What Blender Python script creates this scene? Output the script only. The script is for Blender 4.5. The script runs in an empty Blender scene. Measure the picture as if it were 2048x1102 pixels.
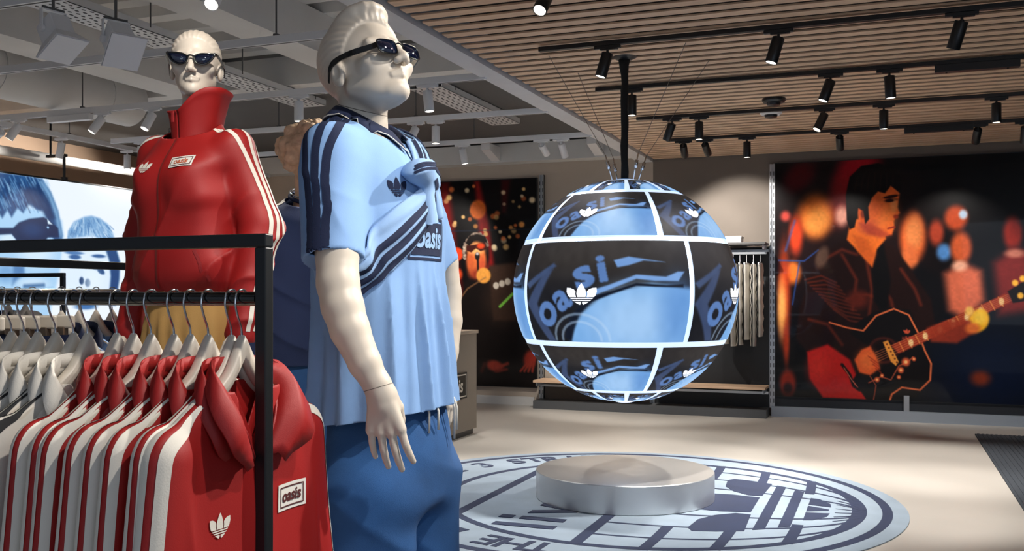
import bpy, bmesh, math, random
import numpy as np
from mathutils import Vector, Matrix
from mathutils.bvhtree import BVHTree

random.seed(7)
PI = math.pi
scene = bpy.context.scene
COL = scene.collection

# ------------------------------------------------------------------ camera
F_PX, EYE = 1950.0, 1.45
YAW = math.atan(746.0 / 1950.0)
cam_data = bpy.data.cameras.new('camera')
cam_data.sensor_width = 36.0
cam_data.lens = 36.0 * F_PX / 2048.0
cam_data.shift_y = 39.0 / 2048.0
cam_data.clip_start = 0.05
cam = bpy.data.objects.new('camera', cam_data)
COL.objects.link(cam)
cam.location = (0, 0, EYE)
cam.rotation_euler = (PI / 2, 0, YAW)
scene.camera = cam

# ------------------------------------------------------------------ world and exposure
scene.view_settings.view_transform = 'Standard'
scene.view_settings.look = 'None'
scene.view_settings.gamma = 1.0
scene.view_settings.use_curve_mapping = False
scene.view_settings.exposure = 0.1
world = bpy.data.worlds.new('world')
scene.world = world
world.use_nodes = True
world.node_tree.nodes['Background'].inputs['Color'].default_value = (0.72, 0.83, 1.0, 1)
world.node_tree.nodes['Background'].inputs['Strength'].default_value = 0.22

# daylight entering through the glazed shop front behind and to the right of the camera
def area_light(name, loc, target, size, size_y, energy, color):
    ld = bpy.data.lights.new(name, 'AREA')
    ld.shape = 'RECTANGLE'; ld.size = size; ld.size_y = size_y
    ld.energy = energy; ld.color = color
    o = bpy.data.objects.new(name, ld); COL.objects.link(o)
    o.location = loc
    o.rotation_euler = (Vector(target) - Vector(loc)).to_track_quat('-Z', 'Y').to_euler()
    return o
area_light('shop_front_daylight', (3.6, -2.6, 2.0), (-1.0, 5.0, 1.0), 4.0, 2.6, 50, (0.70, 0.83, 1.0))

SPOT_W = 1.5          # overall scale of the track spotlights

# ------------------------------------------------------------------ colour and material helpers
def lin(h):
    if not isinstance(h, str):
        return tuple(h[:3])
    h = h.lstrip('#')
    v = [int(h[i:i + 2], 16) / 255 for i in (0, 2, 4)]
    return tuple(x / 12.92 if x <= 0.04045 else ((x + 0.055) / 1.055) ** 2.4 for x in v)

def s2l(a):
    a = np.clip(np.asarray(a, dtype=np.float64), 0, 1)
    return np.where(a <= 0.04045, a / 12.92, ((a + 0.055) / 1.055) ** 2.4)

MATS = {}
def mat(name, col, rough=0.5, metal=0.0, var=0.0, vscale=8.0, bump=0.0, bscale=200.0, stretch=None,
        emit=0.0, spec=None, sheen=0.0, coat=0.0, randcol=0.0, aniso=0.0):
    if name in MATS:
        return MATS[name]
    m = bpy.data.materials.new(name); m.use_nodes = True
    nt = m.node_tree; b = nt.nodes['Principled BSDF']
    c = lin(col)
    b.inputs['Base Color'].default_value = (*c, 1)
    b.inputs['Roughness'].default_value = rough
    b.inputs['Metallic'].default_value = metal
    if spec is not None: b.inputs['Specular IOR Level'].default_value = spec
    if sheen: b.inputs['Sheen Weight'].default_value = sheen
    if coat:
        b.inputs['Coat Weight'].default_value = coat; b.inputs['Coat Roughness'].default_value = 0.05
    if aniso: b.inputs['Anisotropic'].default_value = aniso
    if emit:
        b.inputs['Emission Color'].default_value = (*c, 1)
        b.inputs['Emission Strength'].default_value = emit
    L = nt.links
    if var or bump:
        tc = nt.nodes.new('ShaderNodeTexCoord')
        vec = tc.outputs['Object']
        if stretch:
            mp = nt.nodes.new('ShaderNodeMapping'); mp.inputs['Scale'].default_value = stretch
            L.new(vec, mp.inputs['Vector']); vec = mp.outputs['Vector']
    if var or randcol:
        hsv = nt.nodes.new('ShaderNodeHueSaturation')
        hsv.inputs['Color'].default_value = (*c, 1)
        val = None
        if var:
            n = nt.nodes.new('ShaderNodeTexNoise'); n.inputs['Scale'].default_value = vscale
            n.inputs['Detail'].default_value = 5
            L.new(vec, n.inputs['Vector'])
            mr = nt.nodes.new('ShaderNodeMapRange')
            mr.inputs['From Min'].default_value = 0.25; mr.inputs['From Max'].default_value = 0.75
            mr.inputs['To Min'].default_value = 1 - var; mr.inputs['To Max'].default_value = 1 + var
            L.new(n.outputs['Fac'], mr.inputs['Value']); val = mr.outputs['Result']
        if randcol:
            oi = nt.nodes.new('ShaderNodeObjectInfo')
            mr2 = nt.nodes.new('ShaderNodeMapRange')
            mr2.inputs['To Min'].default_value = 1 - randcol; mr2.inputs['To Max'].default_value = 1 + randcol
            L.new(oi.outputs['Random'], mr2.inputs['Value'])
            if val is not None:
                mu = nt.nodes.new('ShaderNodeMath'); mu.operation = 'MULTIPLY'
                L.new(val, mu.inputs[0]); L.new(mr2.outputs['Result'], mu.inputs[1]); val = mu.outputs[0]
            else:
                val = mr2.outputs['Result']
        L.new(val, hsv.inputs['Value'])
        L.new(hsv.outputs['Color'], b.inputs['Base Color'])
    if bump:
        n2 = nt.nodes.new('ShaderNodeTexNoise'); n2.inputs['Scale'].default_value = bscale
        n2.inputs['Detail'].default_value = 3
        L.new(vec, n2.inputs['Vector'])
        bp = nt.nodes.new('ShaderNodeBump'); bp.inputs['Strength'].default_value = bump
        bp.inputs['Distance'].default_value = 0.002
        L.new(n2.outputs['Fac'], bp.inputs['Height']); L.new(bp.outputs['Normal'], b.inputs['Normal'])
    MATS[name] = m
    return m

def mat_print(name, rough=0.35, emit=0.0, coat=0.0):
    """flat print (or screen) whose colours are the mesh colour attribute 'Col'"""
    if name in MATS: return MATS[name]
    m = bpy.data.materials.new(name); m.use_nodes = True
    nt = m.node_tree; b = nt.nodes['Principled BSDF']
    at_ = nt.nodes.new('ShaderNodeVertexColor'); at_.layer_name = 'Col'
    if emit:
        b.inputs['Base Color'].default_value = (0.01, 0.01, 0.012, 1)
        nt.links.new(at_.outputs['Color'], b.inputs['Emission Color'])
        b.inputs['Emission Strength'].default_value = emit
    else:
        nt.links.new(at_.outputs['Color'], b.inputs['Base Color'])
    b.inputs['Roughness'].default_value = rough
    if coat:
        b.inputs['Coat Weight'].default_value = coat; b.inputs['Coat Roughness'].default_value = 0.03
    MATS[name] = m
    return m

# ------------------------------------------------------------------ object helpers
def tag(o, label=None, cat=None, group=None, kind=None):
    if label: o['label'] = label
    if cat: o['category'] = cat
    if group: o['group'] = group
    if kind: o['kind'] = kind
    return o

def thing(name, label, cat, loc=(0, 0, 0), rotz=0.0, group=None):
    o = bpy.data.objects.new(name, None); COL.objects.link(o)
    o.empty_display_size = 0.1
    o.location = loc; o.rotation_euler = (0, 0, rotz)
    return tag(o, label, cat, group)

def make_mesh(name, V, Fc, smooth=False):
    me = bpy.data.meshes.new(name)
    V = np.asarray(V, dtype=np.float32)
    if isinstance(Fc, np.ndarray) and Fc.ndim == 2:
        nf, k = Fc.shape
        me.vertices.add(len(V)); me.vertices.foreach_set('co', V.ravel())
        me.loops.add(nf * k); me.loops.foreach_set('vertex_index', Fc.astype(np.int32).ravel())
        me.polygons.add(nf)
        me.polygons.foreach_set('loop_start', np.arange(0, nf * k, k, dtype=np.int32))
        me.update(calc_edges=True)
    else:
        me.from_pydata([tuple(map(float, v)) for v in V], [], [list(map(int, f)) for f in Fc])
        me.update()
    if smooth:
        me.polygons.foreach_set('use_smooth', np.ones(len(me.polygons), dtype=bool))
    return me

def obj(name, me, material, parent=None, loc=None):
    o = bpy.data.objects.new(name, me); COL.objects.link(o)
    if material is not None and len(me.materials) == 0: me.materials.append(material)
    if parent is not None: o.parent = parent
    if loc is not None: o.location = loc
    return o

def set_cols(me, rgb_lin):
    ca = me.color_attributes.new(name='Col', type='FLOAT_COLOR', domain='POINT')
    a = np.ones((len(me.vertices), 4), dtype=np.float32); a[:, :3] = rgb_lin
    ca.data.foreach_set('color', a.ravel())

class MB:
    """collects simple shapes into one mesh"""
    def __init__(s): s.v = []; s.f = []
    def add(s, V, Fc):
        k = len(s.v); s.v += [tuple(v) for v in V]; s.f += [[i + k for i in f] for f in Fc]; return s
    def box(s, lo, hi, M=None):
        x0, y0, z0 = lo; x1, y1, z1 = hi
        V = [Vector(p) for p in ((x0,y0,z0),(x1,y0,z0),(x1,y1,z0),(x0,y1,z0),(x0,y0,z1),(x1,y0,z1),(x1,y1,z1),(x0,y1,z1))]
        if M is not None: V = [M @ p for p in V]
        return s.add(V, [(3,2,1,0),(4,5,6,7),(0,1,5,4),(1,2,6,5),(2,3,7,6),(3,0,4,7)])
    def rbox(s, lo, hi, r, M=None, n=3):
        """box with rounded vertical (z) edges"""
        pts = []
        for (cx, cy, a0) in ((hi[0]-r,hi[1]-r,0),(lo[0]+r,hi[1]-r,90),(lo[0]+r,lo[1]+r,180),(hi[0]-r,lo[1]+r,270)):
            for i in range(n + 1):
                a = math.radians(a0 + 90 * i / n); pts.append((cx + r*math.cos(a), cy + r*math.sin(a)))
        return s.prism(pts, lo[2], hi[2], M)
    def prism(s, pts, z0, z1, M=None):
        n = len(pts)
        V = [Vector((x, y, z0)) for x, y in pts] + [Vector((x, y, z1)) for x, y in pts]
        if M is not None: V = [M @ p for p in V]
        fs = [list(range(n))[::-1], list(range(n, 2*n))] + [(i, (i+1) % n, n + (i+1) % n, n + i) for i in range(n)]
        return s.add(V, fs)
    def tube(s, path, r, n=8, caps=True):
        P = [Vector(p) for p in path]; R = r if isinstance(r, (list, tuple)) else [r] * len(P)
        T = []
        for i in range(len(P)):
            t = P[min(i+1, len(P)-1)] - P[max(i-1, 0)]; T.append(t.normalized())
        ref = Vector((0,0,1)) if abs(T[0].z) < .9 else Vector((1,0,0))
        u = T[0].cross(ref).normalized(); V = []
        for i, p in enumerate(P):
            u = (u - T[i] * u.dot(T[i])).normalized(); w = T[i].cross(u)
            V += [p + (u*math.cos(2*PI*k/n) + w*math.sin(2*PI*k/n)) * R[i] for k in range(n)]
        fs = []
        for i in range(len(P)-1):
            for k in range(n):
                fs.append((i*n+k, i*n+(k+1)%n, (i+1)*n+(k+1)%n, (i+1)*n+k))
        if caps:
            fs.append(list(range(n))[::-1]); fs.append([(len(P)-1)*n+k for k in range(n)])
        return s.add(V, fs)
    def lathe(s, prof, n=32, M=None):
        V = []; fs = []
        for r, z in prof:
            V += [Vector((r*math.cos(2*PI*k/n), r*math.sin(2*PI*k/n), z)) for k in range(n)]
        if M is not None: V = [M @ p for p in V]
        for i in range(len(prof)-1):
            for k in range(n): fs.append((i*n+k, i*n+(k+1)%n, (i+1)*n+(k+1)%n, (i+1)*n+k))
        fs.append(list(range(n))[::-1]); fs.append([(len(prof)-1)*n+k for k in range(n)])
        return s.add(V, fs)
    def grid(s, G):
        """G[i][j] points"""
        k = len(s.v); m = len(G[0])
        for row in G: s.v += [tuple(p) for p in row]
        for i in range(len(G)-1):
            for j in range(m-1): s.f.append([k+i*m+j, k+i*m+j+1, k+(i+1)*m+j+1, k+(i+1)*m+j])
        return s
    def mesh(s, name, smooth=False): return make_mesh(name, s.v, s.f, smooth)
    def build(s, name, material, parent=None, smooth=False, loc=None, bevel=0.0, auto=None):
        o = obj(name, s.mesh(name, smooth), material, parent, loc)
        if smooth and auto: smooth_by_angle(o.data, auto)
        if bevel:
            md = o.modifiers.new('bevel', 'BEVEL'); md.width = bevel; md.segments = 2; md.limit_method = 'ANGLE'
        return o

def smooth_by_angle(me, deg=40):
    me.polygons.foreach_set('use_smooth', np.ones(len(me.polygons), dtype=bool))
    bm = bmesh.new(); bm.from_mesh(me)
    lim = math.radians(deg)
    for e in bm.edges:
        if len(e.link_faces) == 2:
            e.smooth = e.calc_face_angle(0) < lim
    bm.to_mesh(me); bm.free()

def struct(o): o['kind'] = 'structure'; return o

def copy_tree(o, parent=None):
    c = o.copy(); COL.objects.link(c); c.parent = parent
    for ch in list(o.children):
        copy_tree(ch, c)
    return c

def catmull(P, n):
    P = [np.array(p, float) for p in P]
    out = []
    Q = [2*P[0]-P[1]] + P + [2*P[-1]-P[-2]]
    segs = len(P) - 1
    for k in range(n):
        t = k / (n-1) * segs; i = min(int(t), segs-1); t -= i
        a, b, c, d = Q[i], Q[i+1], Q[i+2], Q[i+3]
        out.append(.5*((2*b) + (-a+c)*t + (2*a-5*b+4*c-d)*t*t + (-a+3*b-3*c+d)*t**3))
    return out

# ------------------------------------------------------------------ implicit surfaces
def smin(a, b, k):
    h = np.clip(0.5 + 0.5*(b-a)/k, 0, 1)
    return b*(1-h) + a*h - k*h*(1-h)
def smax(a, b, k): return -smin(-a, -b, k)
def ell(P, c, r):
    x, y, z = (P[0]-c[0])/r[0], (P[1]-c[1])/r[1], (P[2]-c[2])/r[2]
    k0 = np.sqrt(x*x+y*y+z*z)
    k1 = np.sqrt((x/r[0])**2+(y/r[1])**2+(z/r[2])**2) + 1e-9
    return k0*(k0-1)/k1
def cap(P, a, b, r0, r1=None):
    if r1 is None: r1 = r0
    a = np.asarray(a, np.float32); b = np.asarray(b, np.float32); d = b-a
    px, py, pz = P[0]-a[0], P[1]-a[1], P[2]-a[2]
    t = np.clip((px*d[0]+py*d[1]+pz*d[2])/max(float(d@d), 1e-12), 0, 1)
    return np.sqrt((px-d[0]*t)**2+(py-d[1]*t)**2+(pz-d[2]*t)**2) - (r0+(r1-r0)*t)
def sph(P, c, r): return np.sqrt((P[0]-c[0])**2+(P[1]-c[1])**2+(P[2]-c[2])**2) - r
def rotz_P(P, a, c=(0, 0, 0)):
    """coordinates turned by -a about a vertical axis through c"""
    ca, sa = math.cos(a), math.sin(a)
    x, y = P[0]-c[0], P[1]-c[1]
    return (c[0]+ca*x+sa*y, c[1]-sa*x+ca*y, P[2])
def basis_P(P, o, ex, ey, ez):
    x, y, z = P[0]-o[0], P[1]-o[1], P[2]-o[2]
    return (x*ex[0]+y*ex[1]+z*ex[2], x*ey[0]+y*ey[1]+z*ey[2], x*ez[0]+y*ez[1]+z*ez[2])
def sstep(a, b, x):
    t = np.clip((x-a)/(b-a), 0, 1); return t*t*(3-2*t)

def crease(t, p=2.0):
    """narrow ridges of cloth, 0..1"""
    return (1-np.abs(np.sin(t)))**p

def snets(f, lo, hi, h):
    ax = [np.arange(lo[i], hi[i]+h, h, dtype=np.float32) for i in range(3)]
    P = np.meshgrid(*ax, indexing='ij')
    V = f(P).astype(np.float32)
    ins = V < 0
    n = V.shape
    s = np.zeros((n[0]-1, n[1]-1, n[2]-1), np.int8)
    off = [(i, j, k) for i in (0, 1) for j in (0, 1) for k in (0, 1)]
    for i, j, k in off: s += ins[i:n[0]-1+i, j:n[1]-1+j, k:n[2]-1+k]
    act = (s > 0) & (s < 8)
    idx = np.full(act.shape, -1, np.int32); ci = np.argwhere(act); idx[act] = np.arange(len(ci))
    cv = {o: V[ci[:, 0]+o[0], ci[:, 1]+o[1], ci[:, 2]+o[2]] for o in off}
    acc = np.zeros((len(ci), 3)); cnt = np.zeros(len(ci))
    for o in off:
        for a in range(3):
            if o[a] == 0:
                q = list(o); q[a] = 1; q = tuple(q)
                v0, v1 = cv[o], cv[q]; m = (v0 < 0) != (v1 < 0)
                t = np.where(m, v0/np.where(m, v0-v1, 1), 0)
                p = np.zeros((len(ci), 3)) + np.array(o); p[:, a] += t
                acc[m] += p[m]; cnt[m] += 1
    verts = (ci + acc/np.maximum(cnt, 1)[:, None])*h + np.array([a[0] for a in ax])
    faces = []
    for a in range(3):
        A = np.take(ins, range(n[a]-1), a); B = np.take(ins, range(1, n[a]), a)
        p = np.argwhere(A != B); b, c = (a+1) % 3, (a+2) % 3
        ok = (p[:, b] >= 1) & (p[:, c] >= 1) & (p[:, b] <= n[b]-2) & (p[:, c] <= n[c]-2)
        p = p[ok]; fl = A[p[:, 0], p[:, 1], p[:, 2]]
        eb = np.zeros(3, int); eb[b] = 1; ec = np.zeros(3, int); ec[c] = 1
        g = lambda q: idx[q[:, 0], q[:, 1], q[:, 2]]
        Q = np.stack([g(p-eb-ec), g(p-ec), g(p), g(p-eb)], 1)
        Q[~fl] = Q[~fl][:, ::-1]
        faces.append(Q)
    Fq = np.concatenate(faces)
    return verts, Fq[(Fq >= 0).all(1)]

def cut(V, Fq, dist, h):
    """remove what lies at dist > 0 leaving an even edge; dist(V) -> signed distance and gradient vector per vertex"""
    d, g = dist(V)
    near = (d > 0) & (d < 1.3*h)
    V = V.copy(); V[near] -= d[near][:, None]*g[near]
    keep = (d[Fq] < 1.3*h).all(1) & ~((d[Fq] > -1e-6).all(1))
    return V, Fq[keep]
def plane_cut(p, nrm, region=None):
    p = np.array(p, float); nrm = np.array(nrm, float); nrm /= np.linalg.norm(nrm)
    def dist(V):
        d = (V-p) @ nrm
        if region is not None: d = np.where(region(V), d, -1.0)
        return d, np.broadcast_to(nrm, V.shape)
    return dist
def compact(V, Fq):
    u, inv = np.unique(Fq.ravel(), return_inverse=True)
    return V[u], inv.reshape(Fq.shape)
def relax(V, Fq, it=1, lam=.5):
    E = np.concatenate([Fq[:, [0, 1]], Fq[:, [1, 2]], Fq[:, [2, 3]], Fq[:, [3, 0]]])
    for _ in range(it):
        S = np.zeros_like(V); c = np.zeros(len(V))
        np.add.at(S, E[:, 0], V[E[:, 1]]); np.add.at(c, E[:, 0], 1)
        np.add.at(S, E[:, 1], V[E[:, 0]]); np.add.at(c, E[:, 1], 1)
        V = V + lam*(S/np.maximum(c, 1)[:, None]-V)
    return V
def bvh_of(V, Fq): return BVHTree.FromPolygons([tuple(v) for v in V.tolist()], Fq.tolist())

def cloth_obj(name, V, Fq, material, parent, thick=.003, loc=None):
    me = make_mesh(name, V, Fq, True)
    o = obj(name, me, material, parent, loc)
    if thick:
        md = o.modifiers.new('thickness', 'SOLIDIFY'); md.thickness = thick; md.offset = -1
    return o

def ribbon(bvh, pts, width, off=.0015, n=60, na=4, sidev=None):
    """strip of cloth laid along pts on a surface; returns an MB"""
    C = catmull(pts, n); P = []; N = []
    for c in C:
        p, nn, _, _ = bvh.find_nearest(Vector(c)); P.append(p); N.append(nn)
    for _ in range(2):
        N = [(N[max(i-1, 0)] + N[i] + N[min(i+1, n-1)]).normalized() for i in range(n)]
    G = []
    for i in range(n):
        t = (P[min(i+1, n-1)]-P[max(i-1, 0)]).normalized()
        sd = N[i].cross(t).normalized()
        row = []
        w = width if not callable(width) else width(i/(n-1))
        for j in range(na+1):
            q = P[i] + sd*(w*(j/na-.5))
            r, nn, _, _ = bvh.find_nearest(q)
            if (r-q).length > .025: r = q
            row.append(r + N[i]*off)
        G.append(row)
    m = MB(); m.grid(G); return m

def ray_stripe(bv, path, xc, w, off=.0014, n=60, na=3):
    """stripe cast on a garment side: path of (y, z, out_y, out_z), between xc-w/2 and xc+w/2"""
    C = catmull(path, n); G = []
    for c in C:
        out = Vector((math.copysign(max(0, 1-c[4])*2.2, xc) if abs(xc) > 1e-6 else 0, c[2], c[3])).normalized(); row = []
        for j in range(na+1):
            x = (xc+w*(j/na-.5))*c[4]; q = Vector((x, c[0], c[1]))
            hit, nn, _, _ = bv.ray_cast(q+out*.09, -out, .16)
            if hit is None or abs(hit.z-q.z) > .03: hit, nn, _, _ = bv.find_nearest(q)
            row.append(hit+nn*off)
        G.append(row)
    m = MB(); m.grid(G); return m

# ------------------------------------------------------------------ flat shapes (letters, emblems) and laying them on surfaces
def text_tris(s, size=1.0, bold=.02, shear=0.0, spacing=1.0):
    cu = bpy.data.curves.new('lettering', 'FONT'); cu.body = s; cu.size = size
    cu.offset = bold*size; cu.shear = shear; cu.align_x = 'CENTER'; cu.align_y = 'CENTER'
    cu.space_character = spacing; cu.resolution_u = 4
    o = bpy.data.objects.new('lettering', cu); COL.objects.link(o)
    bpy.context.view_layer.update()
    me = o.evaluated_get(bpy.context.evaluated_depsgraph_get()).to_mesh()
    V = [tuple(v.co[:2]) for v in me.vertices]; Fs = [tuple(p.vertices) for p in me.polygons]
    o.to_mesh_clear(); bpy.data.objects.remove(o); bpy.data.curves.remove(cu)
    V = np.array(V); c = (V.max(0)+V.min(0))/2; V = V-c
    return V, Fs

def polys(*pl):
    V = []; Fs = []
    for p in pl:
        k = len(V); V += [tuple(q) for q in p]; Fs.append(list(range(k, k+len(p))))
    return np.array(V, float), Fs
def join2(*ms):
    V = []; Fs = []
    for v, f in ms:
        k = sum(len(a) for a in V); V.append(np.asarray(v)); Fs += [[i+k for i in q] for q in f]
    return np.concatenate(V), Fs
def xf2(m, sx, sy=None, dx=0, dy=0, rot=0):
    v, f = m; sy = sx if sy is None else sy
    c, s = math.cos(rot), math.sin(rot); x = v[:, 0]*sx; y = v[:, 1]*sy
    w = np.stack([c*x-s*y+dx, s*x+c*y+dy], 1); return w, f

def lens(tip, base, w0, w1, n=10, k=.55):
    """leaf outline from base to tip; w0 bulge on one side and w1 on the other"""
    t = np.array(tip, float); b = np.array(base, float); d = t-b; L = np.hypot(*d); u = d/L; s = np.array([-u[1], u[0]])
    out = []
    for i in range(n+1):
        a = i/n; out.append(b+u*L*a + s*w0*math.sin(PI*a**k))
    for i in range(n-1, 0, -1):
        a = i/n; out.append(b+u*L*a - s*w1*math.sin(PI*a**k))
    return out

def clip_poly(p, a, b, c):
    """keep a*x+b*y <= c"""
    out = []
    for i in range(len(p)):
        P, Q = p[i], p[(i+1) % len(p)]
        dp, dq = a*P[0]+b*P[1]-c, a*Q[0]+b*Q[1]-c
        if dp <= 0: out.append(tuple(P))
        if dp*dq < 0:
            t = dp/(dp-dq); out.append((P[0]+(Q[0]-P[0])*t, P[1]+(Q[1]-P[1])*t))
    return out

def emblem():
    """three-leaf emblem with horizontal bars through its base; unit width 2, centred"""
    mid = [(0, 1.0), (.17, .72), (.3, .4), (.33, .12), (.28, -.12), (-.28, -.12), (-.33, .12), (-.3, .4), (-.17, .72)]
    right = [(1.0, .62), (1.02, .3), (.93, .0), (.84, -.12), (.36, -.12), (.41, .1), (.39, .34), (.52, .5), (.75, .6)]
    left = [(-x, y) for x, y in right][::-1]
    bowl = [(.80, -.17), (.66, -.36), (.48, -.52), (.28, -.66), (.1, -.75), (.04, -.6), (-.04, -.6), (-.1, -.75),
            (-.28, -.66), (-.48, -.52), (-.66, -.36), (-.80, -.17)]
    P = [mid, right, left]
    for y1, y0 in ((-.18, -.27), (-.34, -.43), (-.5, -.76)):
        q = clip_poly(clip_poly(bowl, 0, 1, y1), 0, -1, -y0)
        if y0 < -.6:
            P += [clip_poly(q, 1, 0, -.045), clip_poly(q, -1, 0, -.045)]
        else: P.append(q)
    return polys(*[p for p in P if len(p) > 2])

def rect2(x0, y0, x1, y1): return [(x0, y0), (x1, y0), (x1, y1), (x0, y1)]
def frame2(x0, y0, x1, y1, t):
    return polys(rect2(x0, y0, x1, y0+t), rect2(x0, y1-t, x1, y1), rect2(x0, y0+t, x0+t, y1-t), rect2(x1-t, y0+t, x1, y1-t))

def flat_bm(m, maxlen=None):
    v, f = m
    bm = bmesh.new(); vs = [bm.verts.new((p[0], p[1], 0)) for p in v]
    for q in f:
        try: bm.faces.new([vs[i] for i in q])
        except ValueError: pass
    bmesh.ops.triangulate(bm, faces=bm.faces[:])
    if maxlen:
        for _ in range(7):
            es = [e for e in bm.edges if e.calc_length() > maxlen]
            if not es: break
            bmesh.ops.subdivide_edges(bm, edges=es, cuts=1)
            bmesh.ops.triangulate(bm, faces=[q for q in bm.faces if len(q.verts) > 3])
    return bm

def decal(bvh, m, origin, ux, uy, scale, material, name, parent, off=.002, maxlen=.012):
    """lay a flat shape on a surface: (u, v) -> origin + u*ux + v*uy, dropped along ux x uy"""
    ux = Vector(ux).normalized(); uy = Vector(uy).normalized(); nn = ux.cross(uy).normalized()
    bm = flat_bm(xf2(m, scale), maxlen); origin = Vector(origin)
    for v in bm.verts:
        q = origin + ux*v.co.x + uy*v.co.y
        hit, hn, _, _ = bvh.ray_cast(q + nn*.15, -nn, .4)
        if hit is None: hit, hn, _, _ = bvh.find_nearest(q)
        v.co = hit + nn*off
    me = bpy.data.meshes.new(name); bm.to_mesh(me); bm.free()
    me.polygons.foreach_set('use_smooth', np.ones(len(me.polygons), dtype=bool))
    return obj(name, me, material, parent)

def flat_obj(m, name, material, parent, M, thick=0.0, maxlen=None, fn=None):
    """flat shape placed by matrix M (or by fn(u, v))"""
    bm = flat_bm(m, maxlen)
    if thick:
        r = bmesh.ops.extrude_face_region(bm, geom=bm.faces[:])
        for e in r['geom']:
            if isinstance(e, bmesh.types.BMVert): e.co.z += thick
        bmesh.ops.recalc_face_normals(bm, faces=bm.faces[:])
    for v in bm.verts: v.co = M @ v.co if fn is None else Vector(fn(v.co.x, v.co.y, v.co.z))
    me = bpy.data.meshes.new(name); bm.to_mesh(me); bm.free()
    return obj(name, me, material, parent)

# ------------------------------------------------------------------ painting prints (soft shapes on a grid, as mesh colours)
class Paint:
    """u to the right 0..1, v downward 0..asp"""
    def __init__(s, nu, nv, asp, base):
        s.nu, s.nv, s.asp = nu, nv, asp
        s.U, s.V = np.meshgrid(np.linspace(0, 1, nu), np.linspace(0, asp, nv))
        s.C = np.zeros((nv, nu, 3)) + np.array(base)/255.0
        s.rng = np.random.default_rng(5)
    def put(s, col, a):
        a = np.clip(a, 0, 1)[..., None]
        c = np.array(col)/255.0 if not isinstance(col, np.ndarray) else col
        s.C = s.C*(1-a)+c*a
    def ellipse(s, cx, cy, rx, ry, col, soft=.2, rot=0, al=1.0):
        c, n = math.cos(rot), math.sin(rot)
        x = s.U-cx; y = s.V-cy; X = (c*x+n*y)/rx; Y = (-n*x+c*y)/ry
        r = np.sqrt(X*X+Y*Y)
        s.put(col, al*(1-sstep(1-soft, 1+soft, r)))
    def poly(s, pts, col, soft=.006, al=1.0):
        pts = np.array(pts, float); n = len(pts)
        ins = np.zeros(s.U.shape, bool); dm = np.full(s.U.shape, 9.0)
        for i in range(n):
            a = pts[i]; b = pts[(i+1) % n]; d = b-a
            t = np.clip(((s.U-a[0])*d[0]+(s.V-a[1])*d[1])/max(d@d, 1e-12), 0, 1)
            dm = np.minimum(dm, np.hypot(s.U-a[0]-d[0]*t, s.V-a[1]-d[1]*t))
            with np.errstate(divide='ignore', invalid='ignore'):
                cr = ((a[1] > s.V) != (b[1] > s.V)) & (s.U < (b[0]-a[0])*(s.V-a[1])/(b[1]-a[1]+1e-15)+a[0])
            ins ^= cr
        sd = np.where(ins, -dm, dm)
        s.put(col, al*(1-sstep(-soft, soft, sd)))
    def line(s, pts, w, col, soft=.003, al=1.0):
        pts = np.array(pts, float); dm = np.full(s.U.shape, 9.0)
        for a, b in zip(pts[:-1], pts[1:]):
            d = b-a; t = np.clip(((s.U-a[0])*d[0]+(s.V-a[1])*d[1])/max(d@d, 1e-12), 0, 1)
            dm = np.minimum(dm, np.hypot(s.U-a[0]-d[0]*t, s.V-a[1]-d[1]*t))
        s.put(col, al*(1-sstep(w/2-soft, w/2+soft, dm)))
    def noise(s, fu, fv, amp, seed=0):
        r = np.random.default_rng(seed); g = r.random((fv+2, fu+2))
        x = s.U*fu; y = s.V/s.asp*fv; i = x.astype(int); j = y.astype(int); fx = x-i; fy = y-j
        fx = fx*fx*(3-2*fx); fy = fy*fy*(3-2*fy)
        return amp*((g[j, i]*(1-fx)+g[j, i+1]*fx)*(1-fy)+(g[j+1, i]*(1-fx)+g[j+1, i+1]*fx)*fy-.5)
    def tris(s, V, Fs, col, al=1.0):
        m = np.zeros(s.U.shape, bool)
        for f in Fs:
            f = list(f)
            for k in range(1, len(f)-1):
                a, b, c = V[f[0]], V[f[k]], V[f[k+1]]
                u0, u1 = min(a[0], b[0], c[0]), max(a[0], b[0], c[0]); v0, v1 = min(a[1], b[1], c[1]), max(a[1], b[1], c[1])
                i0, i1 = int(max(0, u0*(s.nu-1))), int(min(s.nu-1, u1*(s.nu-1)+1)); j0, j1 = int(max(0, v0/s.asp*(s.nv-1))), int(min(s.nv-1, v1/s.asp*(s.nv-1)+1))
                if i1 < i0 or j1 < j0: continue
                U = s.U[j0:j1+1, i0:i1+1]; W = s.V[j0:j1+1, i0:i1+1]
                e = lambda p, q: (q[0]-p[0])*(W-p[1])-(q[1]-p[1])*(U-p[0])
                e1, e2, e3 = e(a, b), e(b, c), e(c, a)
                m[j0:j1+1, i0:i1+1] |= ((e1 >= 0) & (e2 >= 0) & (e3 >= 0)) | ((e1 <= 0) & (e2 <= 0) & (e3 <= 0))
        g = m.astype(float); g = np.pad(g, 1, mode='edge')
        g = sum(g[a:a+s.nv, b:b+s.nu]*w for a, b, w in ((0, 0, 1), (0, 1, 2), (0, 2, 1), (1, 0, 2), (1, 1, 4), (1, 2, 2), (2, 0, 1), (2, 1, 2), (2, 2, 1)))/16
        s.put(col, al*g)
    def grid_mesh(s, name, fn):
        """fn(u, t) -> array of positions, t = v/asp from top 0 to bottom 1"""
        P = fn(s.U.ravel(), s.V.ravel()/s.asp)
        I = np.arange(s.nu*s.nv).reshape(s.nv, s.nu)
        Fq = np.stack([I[:-1, :-1], I[1:, :-1], I[1:, 1:], I[:-1, 1:]], -1).reshape(-1, 4)
        me = make_mesh(name, P, Fq, True)
        set_cols(me, s2l(s.C.reshape(-1, 3)))
        return me
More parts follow.
